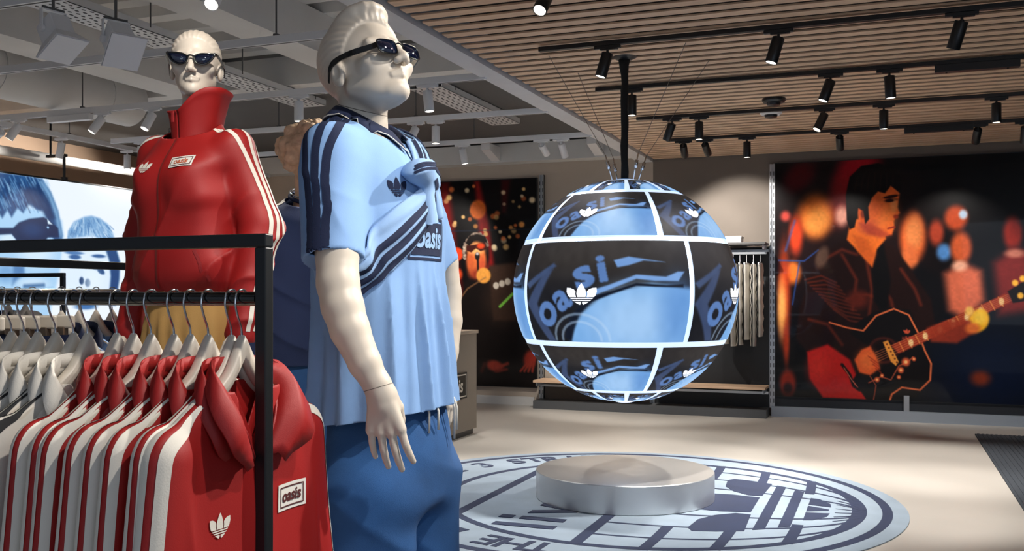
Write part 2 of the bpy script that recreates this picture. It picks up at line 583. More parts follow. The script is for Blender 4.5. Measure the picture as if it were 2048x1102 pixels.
# ================================================================== the room
BACK_Y = 12.07
M_floor = mat('floor_screed', '#c4bfb8', .38, var=.05, vscale=1.3, bump=.05, bscale=60)
M_taupe = mat('wall_taupe', '#b3a698', .8, var=.03, vscale=3)
M_dwall = mat('wall_grey', '#736a62', .8, var=.04, vscale=3)
M_black_panel = mat('panel_black', '#15171b', .55, var=.1, vscale=6)
M_white = mat('white_paint', '#d4d3d1', .6, var=.03, vscale=4)
M_offw = mat('ceiling_white', '#cfcdca', .75, var=.05, vscale=2)
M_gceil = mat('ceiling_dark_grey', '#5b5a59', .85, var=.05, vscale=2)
M_tan = mat('wall_tan', '#b79a82', .8, var=.06, vscale=1.5)
M_alu = mat('aluminium', '#b9bcc0', .35, .85)
M_black = mat('black_powdercoat', '#15181b', .38, var=.08, vscale=30)
M_oak = mat('pale_wood', '#e0bd9d', .55, var=.13, vscale=3.0, stretch=(1.2, 22, 22), bump=.06, bscale=14, randcol=.09)
M_void = mat('void_brown', '#2b1d15', .9)
M_chrome = mat('chrome', '#c9ccd0', .12, 1.0)
M_lens = mat('lamp_lens', '#fff3e2', .4, emit=9.0)
M_lens_off = mat('lamp_lens_off', '#22201f', .2)
M_lampwhite = mat('lamp_white', '#e0e0e2', .45)

m = MB(); m.box((-10.2, -3.2, -.1), (5.2, BACK_Y, 0)); struct(m.build('floor', M_floor))
m = MB(); m.box((-10.2, BACK_Y, 0), (-2.72, BACK_Y+.15, 3.42)); struct(m.build('wall_back', M_taupe))
m = MB(); m.box((-2.72, BACK_Y, 0), (5.2, BACK_Y+.15, 3.6)); struct(m.build('wall_back_right', M_dwall))
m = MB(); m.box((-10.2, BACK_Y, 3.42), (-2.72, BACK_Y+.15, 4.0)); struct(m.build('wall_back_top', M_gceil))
m = MB(); m.box((-10.35, -3.2, 0), (-10.2, BACK_Y+.15, 4.0)); struct(m.build('wall_left', M_tan))
m = MB(); m.box((5.2, 3.5, 0), (5.35, BACK_Y+.15, 4.0)); struct(m.build('wall_right', M_dwall))
# bulkhead on the back wall under the dark ceiling band
m = MB(); m.box((-10.2, BACK_Y-.25, 3.18), (-2.9, BACK_Y, 3.42)); struct(m.build('trim_1', M_white))
for i, x in enumerate((-4.75, -3.35)):
    m = MB(); m.add([(x-.06,BACK_Y-.25,3.2),(x+.06,BACK_Y-.25,3.2),(x+.06,BACK_Y-.6,3.3),(x-.06,BACK_Y-.6,3.3),
                     (x-.06,BACK_Y-.25,3.38),(x+.06,BACK_Y-.25,3.38),(x+.06,BACK_Y-.6,3.38),(x-.06,BACK_Y-.6,3.38)],
                    [(0,3,2,1),(4,5,6,7),(0,1,5,4),(1,2,6,5),(2,3,7,6),(3,0,4,7)])
    tag(m.build('wall_bracket', M_lampwhite), 'small white wedge bracket on the back wall bulkhead, %s of two' % ('left' if i == 0 else 'right'), 'bracket', 'bulkhead brackets')
# baseboards
m = MB(); m.box((-10.2, BACK_Y-.03, 0), (-4.3, BACK_Y, .11)); struct(m.build('baseboard_left', M_white))
m = MB(); m.box((-4.2, BACK_Y-.34, 0), (-1.3, BACK_Y, .10)); struct(m.build('baseboard_middle', mat('grey_metal', '#5d5f62', .5, .3)))
m = MB(); m.box((-1.27, BACK_Y-.08, 0), (5.2, BACK_Y, .12)); struct(m.build('baseboard_right', mat('pale_metal', '#a9b2bd', .4, .4)))

# ---- right hand ceiling: timber slats below a dark void
SLAT_X0, SLAT_X1 = -2.72, 5.2
m = MB(); m.box((SLAT_X0, .4, 3.36), (SLAT_X1, BACK_Y, 3.42))
ceil = struct(m.build('ceiling', M_void))
P_SLAT = .1505
sl = MB(); sl.box((SLAT_X0+.02, -.0445, 3.15), (SLAT_X1, .0445, 3.161))
slat_me = sl.mesh('slat'); slat_me.materials.append(M_oak)
y = BACK_Y-.07
while y > .5:
    o = obj('slat', slat_me, M_oak, ceil); o.location = (random.uniform(-.006, .006), y, 0); y -= P_SLAT
m = MB()
for x in (-1.6, .3, 2.2, 4.1): m.box((x-.03, .4, 3.162), (x+.03, BACK_Y, 3.36))
m.build('batten', M_void, ceil)

# ---- white edge beam between the two ceilings
m = MB(); m.box((-2.90, -3.2, 3.12), (-2.72, BACK_Y, 3.75)); struct(m.build('trim_2', mat('beam_white', '#cfcfd2', .6, var=.03)))
m = MB()
for y0 in (3.9, 5.4, 6.95, 8.45, 9.9): m.box((-3.16, y0, 3.30), (-2.90, y0+1.3, 3.75))
struct(m.build('trim_3', M_white))

# ---- left hand ceiling: ribbed steel deck, dark band at the back
m = MB(); G = []
DZ = 3.75
pr = []
y = -3.2
while y < 8.0:
    pr += [(y, DZ), (y+.16, DZ), (y+.20, DZ+.09), (y+.38, DZ+.09), (y+.42, DZ)]; y += .42
m.grid([[(-10.2, a, b) for a, b in pr], [(-2.90, a, b) for a, b in pr]])
struct(m.build('ceiling_deck', M_offw))
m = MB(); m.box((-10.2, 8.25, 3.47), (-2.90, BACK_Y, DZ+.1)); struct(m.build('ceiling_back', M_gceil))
# beams running to the back wall
for k, (x0, x1, z0) in enumerate(((-4.62, -4.28, 3.42), (-6.5, -6.1, 3.38), (-8.3, -7.95, 3.42))):
    m = MB(); m.box((x0, -3.2, z0), (x1, 8.0, DZ))
    struct(m.build('trim_%d' % (4+k), M_offw))
# cross beam
m = MB(); m.box((-10.2, 8.0, 3.47), (-2.90, 8.25, DZ)); struct(m.build('trim_7', M_offw))
# round air duct
m = MB(); m.tube([(-7.25, -1, 3.42), (-7.25, 4, 3.42), (-7.25, 7.95, 3.42)], .24, 28)
for yy in np.arange(0, 7.9, 1.25): m.tube([(-7.25, yy, 3.42), (-7.25, yy+.05, 3.42)], .25, 28)
tag(m.build('air_duct', M_offw, smooth=True, auto=50), 'round white air duct under the ribbed ceiling on the left', 'duct')

# ---- perforated cable trays
M_tray = mat('tray_white', '#d0d0d0', .5)
M_hole = mat('tray_hole', '#4a4a4c', .8)
def cable_tray(x, y0, y1, z, label, w=.34):
    t = thing('cable_tray', label, 'cable tray', (x, y0, z))
    m = MB(); m.box((-w/2, 0, 0), (w/2, y1-y0, .004)); m.box((-w/2, 0, 0), (-w/2+.006, y1-y0, .06)); m.box((w/2-.006, 0, 0), (w/2, y1-y0, .06))
    m.build('tray_bed', M_tray, t)
    m = MB(); yy = .05; k = 0
    while yy < y1-y0-.05:
        for j in range(5):
            xx = -w/2+.045+j*(w-.09)/4 + (.015 if k % 2 else 0)
            m.prism([(xx+.011*math.cos(a), yy+.018*math.sin(a)) for a in np.arange(0, 2*PI, PI/3)], -.002, .0005)
        yy += .06; k += 1
    h = m.build('perforation', M_hole, t); h['kind'] = 'stuff'
    for yy in np.arange(.3, y1-y0, 1.2):
        for s in (-1, 1):
            m = MB(); m.tube([(s*w/2, yy, .03), (s*w/2, yy, DZ-z)], .006, 6); m.build('hanger_rod', M_gceil, t)
    return t
cable_tray(-5.35, 3.2, 6.35, 3.44, 'long white perforated cable tray above the red jacket mannequin')
cable_tray(-5.55, 7.0, 8.7, 3.40, 'short white perforated cable tray behind the head of the red jacket mannequin')
cable_tray(-4.05, 8.3, 10.4, 3.40, 'white perforated cable tray nearest the back wall')

# ================================================================== lighting tracks and spotlights
ORD = ['first', 'second', 'third', 'fourth', 'fifth', 'sixth', 'seventh', 'eighth', 'ninth']
def spot_template(black):
    mm = M_black if black else M_lampwhite
    t = thing('track_spotlight', 'template', 'spotlight')
    m = MB(); m.box((-.09, -.016, -.022), (.09, .016, 0)); m.box((-.05, -.012, -.03), (.07, .012, -.02)); m.build('adapter', mm, t, bevel=.003)
    m = MB(); m.tube([(0, 0, -.028), (0, 0, -.05)], .009, 10); m.tube([(0, 0, -.045), (0, 0, -.066)], .014, 10); m.build('stem', mm, t, smooth=True, auto=40)
    h = MB()
    h.lathe([(.0365, .0), (.0385, -.003), (.0385, -.160), (.037, -.163), (.033, -.163), (.032, -.152)], 28)
    head = h.build('lamp_head', mm, t, smooth=True, auto=35, loc=(0, 0, -.052))
    m = MB(); m.lathe([(.0318, -.153), (.0318, -.158)], 28)
    m.build('lens', M_lens, head, smooth=True, auto=35)
    return t
SPOT_T = {True: spot_template(True), False: spot_template(False)}
def spot_part(t, n):
    return next(c for c in t.children if c.name.split('.')[0] == n)
def spotlight(black, x, y, z, aim, lit, label, group, energy=0, cone=50, color=(1, .945, .87), blend=.6):
    t = copy_tree(SPOT_T[black]); t.location = (x, y, z); tag(t, label, 'spotlight', group)
    head = spot_part(t, 'lamp_head')
    d = Vector(aim).normalized()
    q = d.to_track_quat('-Z', 'Y'); head.rotation_mode = 'QUATERNION'; head.rotation_quaternion = q
    lens = head.children[0]
    if not lit:
        lens.data = lens.data.copy(); lens.data.materials[0] = M_lens_off
    if energy:
        ld = bpy.data.lights.new('lamp', 'SPOT'); ld.energy = energy*SPOT_W; ld.color = color
        ld.spot_size = math.radians(cone); ld.spot_blend = blend; ld.shadow_soft_size = .035
        lo = bpy.data.objects.new('lamp', ld); COL.objects.link(lo); lo.parent = head; lo.location = (0, 0, -.180)
    return t

def track(y, x0, x1, z, black, label, group, rods=False, along_y=False):
    t = thing('lighting_track', label, 'lighting track', (0, 0, 0), group=group)
    mm = M_black if black else M_lampwhite
    m = MB()
    th = .030 if black else .052
    if along_y: m.box((x0-.022, y, z), (x0+.022, x1, z+th))
    else: m.box((x0, y-.022, z), (x1, y+.022, z+th))
    m.build('rail', mm, t, bevel=.002)
    m = MB()
    if along_y: m.box((x0-.008, y+.02, z-.001), (x0+.008, x1-.02, z+.002))
    else: m.box((x0+.02, y-.008, z-.001), (x1-.02, y+.008, z+.002))
    m.build('rail_slot', M_black if black else M_gceil, t)
    if rods:
        for k, xx in enumerate(np.arange(x0+.6, x1, 1.55)):
            if not along_y and (-7.58 < xx < -6.92 or -5.62 < xx < -5.08): continue
            m = MB(); p = (x0, xx) if along_y else (xx, y)
            m.tube([(p[0], p[1], z+.05), (p[0], p[1], DZ if p[1] < 8 else 3.47)], .006, 6); m.tube([(p[0], p[1], z+.05), (p[0], p[1], z+.065)], .022, 10)
            m.build('suspension_rod', M_gceil, t)
    return t

TZ = 3.105
rows = [(4.88, 'black track closest to the camera'), (6.27, 'front black track in view'), (7.66, 'second black track from the front'),
        (9.06, 'third black track from the front'), (10.42, 'black track nearest the poster wall')]
for (ty, nm) in rows:
    track(ty, -2.2, 4.6, TZ, True, 'long black lighting track under the wood slats, the ' + nm, 'black ceiling tracks')
L_, V_ = (-.28, -.1, -1), (0, 0, -1)
WALL = (.0, 1.0, -.55)
black_spots = [
 (0, -1.66, (-.12, -.8, -1), 1, 230), (0, .1, (-.5, -.6, -1), 1, 0),
 (1, -1.72, L_, 1, 150), (1, -.62, L_, 1, 190), (1, .42, (-.3, .25, -1), 0, 150),
 (2, -1.9, V_, 1, 120), (2, -.38, (-.35, -.12, -1), 1, 170), (2, .03, (.06, 0, -1), 1, 170),
 (3, -1.86, (-.45, .3, -1), 0, 60), (3, -1.61, V_, 1, 90), (3, -.50, (-.45, -.3, -1), 1, 170), (3, -.01, V_, 1, 120), (3, .87, V_, 1, 150),
 (4, -2.02, (-.05, 1, -.75), 0, 60), (4, -1.79, (.1, 1, -.62), 0, 150), (4, -1.35, V_, 1, 60), (4, -.43, (.0, 1, -.9), 0, 60), (4, .84, (-.1, 1, -.9), 0, 60), (4, 1.25, (.0, .6, -1), 0, 60)]
cnt = {}
for (r, x, aim, lit, en) in black_spots:
    cnt[r] = cnt.get(r, 0)+1
    spotlight(True, x, rows[r][0], TZ, aim, lit, 'black cylinder spotlight, %s from the left on the %s' % (ORD[cnt[r]-1], rows[r][1]), 'black spotlights', en, 62)
# spotlights on the two tracks over the mannequins (above the picture)
for ty, nm in ((3.49, 'black track over the blue shirt mannequin'), (1.6, 'black track over the front rack')):
    track(ty, -2.2, 4.6, TZ, True, 'long black lighting track under the wood slats, the ' + nm, 'black ceiling tracks')
def aim_at(x, y, tx, ty, tz): return (tx-x, ty-y, tz-TZ+.15)
for k, (x, y, tgt, en, cone, nm) in enumerate((
    (.55, 3.49, (-1.1, 2.12, 1.62), 220, 38, 'first from the left on the black track over the blue shirt mannequin'),
    (-.95, 1.6, (-2.03, 2.5, 1.75), 76, 44, 'first from the left on the black track over the front rack'),
    (.10, 1.6, (-1.5, 1.5, 1.0), 66, 52, 'second from the left on the black track over the front rack'),
    (.95, 1.6, (-1.15, 2.0, 1.4), 42, 34, 'third from the left on the black track over the front rack'))):
    spotlight(True, x, y, TZ, aim_at(x, y, *tgt), 1, 'black cylinder spotlight, ' + nm, 'black spotlights', en, cone)
# two driver boxes clipped on the tracks
for (r, x, w) in ((2, .61, .55), (4, .49, .62)):
    m = MB(); m.box((x-w/2, rows[r][0]-.03, TZ-.055), (x+w/2, rows[r][0]+.03, TZ)); 
    for s in (-1, 1): m.tube([(x+s*w*.36, rows[r][0], TZ-.062), (x+s*w*.36, rows[r][0], TZ-.05)], .008, 8)
    tag(m.build('driver_box', M_black, bevel=.004), 'long black driver box clipped on the %s' % rows[r][1], 'driver box', 'driver boxes')
for (x, y, nm) in ((-.9, 8.70, 'farther left of the pair, wide and black'), (-.985, 9.28, 'closer to the wall')):
    t = thing('smoke_detector', 'round smoke detector on the wood slats, ' + nm, 'smoke detector', (x, y, 3.15), group='ceiling detectors')
    m = MB(); m.lathe([(.10, 0), (.10, -.02), (.085, -.035)], 24); m.build('base', M_black if y < 9 else M_lampwhite, t, smooth=True, auto=40)
    m = MB(); m.lathe([(.06, -.035), (.055, -.055), (.02, -.065)], 24); m.build('sensor', M_black, t, smooth=True, auto=40)

wrows = [(4.2, 'front white track at the top left'), (5.45, 'second white track from the front'), (6.92, 'third white track from the front'),
         (8.4, 'fourth white track from the front'), (9.82, 'white track nearest the back wall')]
for (ty, nm) in wrows:
    track(ty, -9.0 if ty < 8 else -7.9, -2.86 if ty > 6 else -3.1, TZ, False, 'suspended white lighting track, the ' + nm, 'white ceiling tracks', rods=True)
track(5.2, -8.1, 11.6, TZ, False, 'white lighting track running towards the back wall above the lit screen', 'white ceiling tracks', rods=True, along_y=True)
m = MB(); m.tube([(-8.95, 4.5, 3.02), (-8.95, 11.7, 3.02)], .055, 16)
tag(m.build('ceiling_pipe', M_offw, smooth=True, auto=40), 'thick grey ceiling pipe behind the hanging lit screen', 'pipe')
white_spots = [
 (0, -3.24, (.25, -.85, -1), 1, 120),
 (2, -7.62, (-.5, -.4, -1), 1, 120), (2, -6.62, (-.45, -.5, -1), 1, 120), (2, -6.05, (-.2, -.5, -1), 1, 120), (2, -4.54, V_, 1, 120), (2, -3.36, (.12, 0, -1), 1, 120),
 (3, -7.5, V_, 1, 60), (3, -4.2, (-.3, -.35, -1), 1, 90), (3, -3.99, V_, 1, 90),
 (4, -5.6, (-.1, 1, -.6), 0, 170), (4, -4.34, (.15, .1, -1), 1, 60), (4, -3.42, (.1, 1, -.6), 0, 170), (4, -3.2, (.1, .8, -1), 0, 150)]
cnt = {}
for (r, x, aim, lit, en) in white_spots:
    cnt[r] = cnt.get(r, 0)+1
    spotlight(False, x, wrows[r][0], TZ, aim, lit, 'white cylinder spotlight, %s from the left on the %s' % (ORD[cnt[r]-1], wrows[r][1]), 'white spotlights', en, 60)
for k, (yy, aim) in enumerate(((7.15, (-1, .2, -.35)), (7.9, (-.25, 0, -1)), (8.85, V_), (6.2, (-1, .5, -.3)), (9.6, (-1, -.5, -.3)), (10.7, (-1, -.7, -.3)))):  # last three are unseen lamps added to brighten the tan wall
    spotlight(False, -8.1, yy, TZ, aim, 1, 'white cylinder spotlight, %s from the front on the track above the lit screen' % ORD[k], 'white spotlights', 100, 90)
# long driver box on the third white track
m = MB(); m.box((-7.25, 6.89, TZ-.06), (-6.75, 6.95, TZ)); tag(m.build('driver_box', M_lampwhite, bevel=.004), 'long white driver box clipped under a white track at the left', 'driver box', 'driver boxes')

# two big square floodlights under the near cable tray
def floodlight(loc, rz, tilt, label):
    t = thing('floodlight', label, 'floodlight', loc, rz, 'square floodlights')
    R = Matrix.Rotation(tilt, 4, 'X')
    m = MB(); m.box((-.085, -.10, -.15), (.085, .10, .02), R); m.build('housing', M_lampwhite, t, bevel=.006)
    m = MB(); a, b = .085, .14
    V = [R @ Vector(p) for p in ((-a,-.10,-.15),(a,-.10,-.15),(a,.10,-.15),(-a,.10,-.15),(-b,-.15,-.25),(b,-.15,-.25),(b,.15,-.25),(-b,.15,-.25))]
    m.add(V, [(0,1,5,4),(1,2,6,5),(2,3,7,6),(3,0,4,7)])
    o = m.build('hood', M_lampwhite, t); md = o.modifiers.new('thickness', 'SOLIDIFY'); md.thickness = .006
    m = MB(); m.box((-.137, -.147, -.256), (.137, .147, -.246), R); m.build('front_plate', mat('flood_front', '#e6e8ee', .5), t, bevel=.003)
    t.scale = (.68, .68, .68)
    m = MB(); 
    for s in (-1, 1):
        m.box((s*.10-.004, -.02, -.06), (s*.10+.004, .02, .10)); m.tube([(s*.085, 0, -.05), (s*.115, 0, -.05)], .03, 14)
    m.box((-.104, -.02, .095), (.104, .02, .105)); m.build('bracket', M_lampwhite, t, bevel=.002)
    m = MB(); m.box((-.09, -.012, .105), (.09, .012, .125)); m.tube([(0, 0, .12), (0, 0, .70)], .012, 8); m.build('mount', M_gceil, t)
floodlight((-4.13, 3.97, 2.89), math.radians(80), math.radians(-30), 'white square hooded floodlight, the left of the pair under the cable tray')
floodlight((-3.83, 4.10, 2.84), math.radians(64), math.radians(-46), 'white square hooded floodlight, the right tilted one of the pair under the cable tray')
# ================================================================== globe of screens
GX, GY, GZ, GR = -1.74, 6.80, 1.482, .795
M_line = mat('light_seam', '#cfe3ff', .4, emit=1.0)
EMB = emblem()
def screen_picture(nu, nv, asp):
    p = Paint(nu, nv, asp, (26, 27, 32))
    w = lambda pts: [(u, v*asp) for u, v in pts]
    p.ellipse(.45, .12*asp, .55, .28*asp, (52, 48, 46), .8)
    p.poly(w([(.0, .62), (.16, .30), (.22, .28), (.10, .62), (.20, 1.0), (.14, 1.0), (.02, .66)]), (58, 72, 104), .012)
    p.poly(w([(0, .42), (.22, .22), (.24, .25), (.03, .47)]), (62, 78, 112), .01)
    # pale garment
    p.poly(w([(.30, 1.02), (.34, .86), (.40, .70), (.50, .56), (.62, .48), (.78, .42), (.95, .46), (1.02, .47), (1.02, 1.02)]), (118, 168, 222), .02)
    p.ellipse(.70, .78*asp, .22, .30*asp, (168, 203, 240), .7, al=.75)
    p.ellipse(.93, .70*asp, .10, .3*asp, (84, 134, 200), .8, al=.6)
    p.poly(w([(.27, .95), (.33, .74), (.42, .60), (.46, .60), (.38, .74), (.31, 1.0)]), (20, 26, 40), .01)
    for k, r in enumerate((.10, .14)):
        p.line([(.40+r*1.25*math.cos(a)-.02, (.98+r*1.9*math.sin(a))*asp) for a in np.linspace(PI, 2*PI, 14)], .016, (176, 205, 236), .006, .5)
    # letters sweeping up to the right
    def letter(ch, cu, cv, h, rot, sx, col=(88, 122, 178)):
        V, Fs = text_tris(ch, 1.0, .035)
        hh = V[:, 1].max()-V[:, 1].min()
        c, s = math.cos(rot), math.sin(rot); x = V[:, 0]/hh*h*sx; y = V[:, 1]/hh*h
        W = np.stack([cu+(c*x-s*y), cv*asp-(s*x+c*y)], 1); p.tris(W, Fs, col)
    letter('o', .175, .72, .155, -.35+.15, .85)
    letter('a', .285, .58, .125, .55, 1.0)
    letter('s', .415, .36, .13, .35, 1.25)
    letter('i', .515, .28, .16, .2, 1.3)
    p.poly(w([(.58, .20), (.66, .165), (.86, .22), (.74, .205), (.66, .25), (.60, .27)]), (110, 150, 206), .006)
    p.poly(w([(.40, .52), (.55, .44), (.70, .34), (.86, .36), (.93, .31), (.97, .31), (.93, .40), (.80, .40), (.70, .38), (.56, .48), (.44, .56)]), (118, 158, 214), .006)
    p.poly(w([(.40, .585), (.56, .50), (.70, .42), (.86, .44), (.96, .43), (.96, .46), (.80, .455), (.70, .445), (.56, .53), (.43, .62)]), (16, 22, 36), .006)
    p.C += p.noise(26, 12, .03, 3)[..., None]
    return p
globe = thing('screen_globe', 'large hanging globe of glowing curved screens with white seams above the metal drum', 'globe', (GX, GY, GZ))
def sp(lon, lat, r=GR):
    """lon measured from the direction facing the camera, positive to the viewer's right"""
    base = math.atan2(-GY, -GX)
    a = base + np.radians(lon); b = np.radians(lat)
    return np.stack([r*np.cos(b)*np.cos(a), r*np.cos(b)*np.sin(a), r*np.sin(b)], -1)
M_screen = mat_print('screen_picture', .5, emit=1.0); M_screen.node_tree.nodes['Principled BSDF'].inputs['Specular IOR Level'].default_value = .03
M_glow = mat('emblem_glow', '#f2f7ff', .4, emit=1.1)
bands = [(-26, 24.5, 33, 4, 230, 140), (25.5, 57, 19, 5, 130, 80), (-59.5, -27, 19, 5, 130, 80), (58, 75.5, 2.5, 10, 50, 30), (-75.5, -60.5, 2.5, 10, 50, 30)]
for (l0, l1, off, n, nu, nv) in bands:
    wd = 360/n; pic = screen_picture(nu, nv, nv/nu)
    gap = 1.35 if n == 4 else (1.7 if n == 5 else 2.6)
    for k in range(n):
        a0 = off-wd+k*wd+gap; a1 = off+k*wd-gap
        me = pic.grid_mesh('screen_panel', lambda u, t: sp(a0+(a1-a0)*u, l1-.9-(l1-l0-1.8)*t))
        o = obj('screen_panel', me, M_screen, globe)
        Mx = None
        def fn(u, v, z): return sp(a0+(a1-a0)*(.405+u*.085), (l1+l0)/2+.0*(l1-l0)+(l1-l0)*(-.035+v*.115), GR+.002)
        flat_obj(EMB, 'emblem', M_glow, o, None, maxlen=.3, fn=lambda u, v, z: fn(u, v, z))
# seam body just below the panels
m = MB(); G = []
for i in range(61):
    lat = -88+176*i/60; G.append([tuple(sp(360*j/96, lat, GR-.004)) for j in range(97)])
m.grid(G); m.build('seam_lights', M_line, globe, smooth=True)
for s, nm in ((1, 'top_cap'), (-1, 'bottom_cap')):
    m = MB(); m.lathe([(.16, s*(GR*math.sin(math.radians(77)))), (.10, s*(GR-.012)), (.04, s*(GR+.004))], 36); m.build(nm, M_line if s < 0 else mat('cap_blue', '#7fa6d8', .3, .2, emit=.25), globe, smooth=True, auto=40)
# suspension: black sleeve, ceiling plate, four wires with turnbuckles
m = MB(); path = [(.003*math.sin(k*1.3), .003*math.cos(k*1.7), GR-.01+(3.16-GZ-GR)*k/14) for k in range(15)]
m.tube(path, [.026+.002*math.sin(k*2.1) for k in range(13)]+[.034, .045], 14); m.build('cable_sleeve', mat('black_sleeve', '#0d0e10', .8, bump=.4, bscale=90), globe, smooth=True)
m = MB(); m.lathe([(.05, 3.13-GZ), (.09, 3.15-GZ), (.09, 3.16-GZ)], 20); m.build('ceiling_plate', M_black, globe, smooth=True, auto=40)
for k, (dx, dy) in enumerate(((-.075, -.05), (.075, -.05), (.085, .06), (-.07, .07))):
    m = MB(); p0 = (dx, dy, GR-.01); p1 = (dx*1.6, dy*1.6, GR+.17); p2 = (dx*6.5, dy*5, 3.15-GZ)
    m.tube([p0, p1], .005, 8); m.tube([tuple(np.array(p0)*.55+np.array(p1)*.45), tuple(np.array(p0)*.25+np.array(p1)*.75)], .012, 8)
    tb = m.build('turnbuckle', M_chrome, globe, smooth=True)
    m = MB(); m.tube([p1, p2], .0022, 6); m.build('wire', mat('wire', '#8f8a86', .4, .8), tb)

# ================================================================== metal drum under the globe
M_brushed = mat('brushed_steel', '#dcdee0', .36, .75, aniso=.0, var=.02, vscale=4, bump=.04, bscale=900, stretch=(1, 1, .02))
drum = thing('metal_drum', 'low round brushed metal drum standing on the rug under the globe', 'drum', (GX, GY, .0))
m = MB(); m.lathe([(.628, .0125), (.632, .016), (.632, .200), (.628, .204)], 96); m.build('drum_wall', M_brushed, drum, smooth=True, auto=40)
m = MB(); m.lathe([(.626, .2035), (.612, .2065)], 96); m.build('drum_top', mat('brushed_top', '#d2cfcb', .38, .7, bump=.03, bscale=500), drum, smooth=True, auto=40)

# ================================================================== round rug
RX, RY, RR = -1.78, 6.84, 1.93
M_rug = mat('rug_pale', '#9aabbc', .95, var=.09, vscale=5, bump=.5, bscale=420, sheen=.2)
M_navy_rug = mat('rug_navy', '#1d2b4d', .95, var=.12, vscale=6, bump=.5, bscale=420, sheen=.2)
rug = thing('round_rug', 'large round pale blue rug with navy lettering, lines and a leaf emblem', 'rug', (RX, RY, 0))
m = MB(); m.lathe([(RR-.004, 0), (RR, .004), (RR, .008), (RR-.006, .011)], 128); m.build('pile', M_rug, rug, smooth=True, auto=40)
RZ = Matrix.Translation((0, 0, .0105))
INL = [0]
def inlay(m2, name, maxlen=None):
    INL[0] += 1
    return flat_obj(m2, name, M_navy_rug, rug, RZ, .0018+.00005*INL[0], maxlen)
def arc_band(r0, r1, a0, a1, c=(0, 0), n=72):
    A = np.linspace(math.radians(a0), math.radians(a1), n)
    V = [(c[0]+r0*math.cos(a), c[1]+r0*math.sin(a)) for a in A]+[(c[0]+r1*math.cos(a), c[1]+r1*math.sin(a)) for a in A]
    return np.array(V), [[i, i+1, n+i+1, n+i] for i in range(n-1)]
inlay(arc_band(1.765, 1.83, 0, 360, n=129), 'outer_ring')
CC, CR = (.2, 0), 1.47
inlay(arc_band(CR-.06, CR, 0, 360, CC, 129), 'inner_ring')
# crescent at the foot of the globe drawing
V = []; n = 30
A = np.linspace(-PI*.28, PI*.28, n)
V = [(CC[0]+(CR-.03)*math.cos(a), (CR-.03)*math.sin(a)) for a in A]+[(CC[0]+(CR-.03)*math.cos(a)-.055*math.cos(a/.28/2)**1.5-.01, (CR-.03)*math.sin(a)*.985) for a in A]
inlay((np.array(V), [[i, n+i, n+i+1, i+1] for i in range(n-1)]), 'crescent')
def strip(pts, w):
    pts = [np.array(p, float) for p in pts]; L = []; R_ = []
    for i, p in enumerate(pts):
        t = pts[min(i+1, len(pts)-1)]-pts[max(i-1, 0)]; t /= np.hypot(*t)+1e-9; s = np.array([-t[1], t[0]])
        ww = w(i/(len(pts)-1)) if callable(w) else w
        L.append(p+s*ww/2); R_.append(p-s*ww/2)
    k = len(pts); return np.array(L+R_), [[i, k+i, k+i+1, i+1] for i in range(k-1)]
inlay(strip([(-.86, 1.0), (-.86, -1.0)], .075), 'chord')
hy = lambda x: math.sqrt(max(0, CR**2-(x-CC[0])**2))
# meridians and parallels
for kf in (-.80, -.58, -.33, .33, .58, .80):
    X = np.linspace(.13, 1.60, 40); inlay(strip([(x, kf*hy(x)) for x in X], .028), 'meridian')
for kf in (-.2, -.12, -.04, .04, .12, .2):
    X = np.linspace(1.47, 1.645, 8); inlay(strip([(x, kf*2.2*hy(x)) for x in X], lambda t: .010+.035*t*t), 'meridian')
inlay(strip([(.10, -1.44), (.10, 1.44)], .075), 'parallel')
for x0, k0 in ((.52, .58), (.90, .58), (1.27, .50)):
    for s in (-1, 1):
        inlay(strip([(x0-.02*q*q+.0, s*hy(x0)*(k0+(1-k0)*q)) for q in np.linspace(0, 1, 6)], .07), 'parallel')
# leaf emblem lying on its side (stem towards +x)
def em(pts): return polys(pts)
leafc = [(.95, -.25), (.75, -.29), (.5, -.27), (.25, -.15), (.08, 0), (.25, .15), (.5, .27), (.75, .29), (.95, .25)]
leafl = [(.96, -.32), (.86, -.31), (.74, -.42), (.66, -.58), (.64, -.82), (.68, -.90), (.82, -.86), (.98, -.79)]
for nm, q in (('emblem_leaf', leafc), ('emblem_leaf', leafl), ('emblem_leaf', [(x, -y) for x, y in leafl][::-1])): inlay(em(q[::-1]), nm)
inlay(em([(1.02, -.74), (1.09, -.70), (1.09, .70), (1.02, .74)]), 'emblem_bar')
inlay(em([(1.16, -.62), (1.23, -.57), (1.23, .57), (1.16, .62)]), 'emblem_bar')
inlay(em([(1.29, -.36), (1.35, -.34), (1.43, -.2), (1.44, -.1), (1.29, -.13)]), 'emblem_foot')
inlay(em([(1.29, .36), (1.29, .13), (1.44, .1), (1.43, .2), (1.35, .34)]), 'emblem_foot')
inlay(em([(1.29, -.09), (1.43, -.02), (1.43, .02), (1.29, .09)]), 'emblem_foot')
# lettering round the left of the rug
S = 'THE BRAND WITH THE 3 STRIPES'
for i, ch in enumerate(S):
    if ch == ' ': continue
    ang = math.radians(-92 - i*6.15)
    mm = xf2(text_tris(ch, .30, .018), 1.0)
    inlay(xf2(mm, 1, 1, 1.59*math.cos(ang), 1.59*math.sin(ang), ang-PI/2), 'letter')
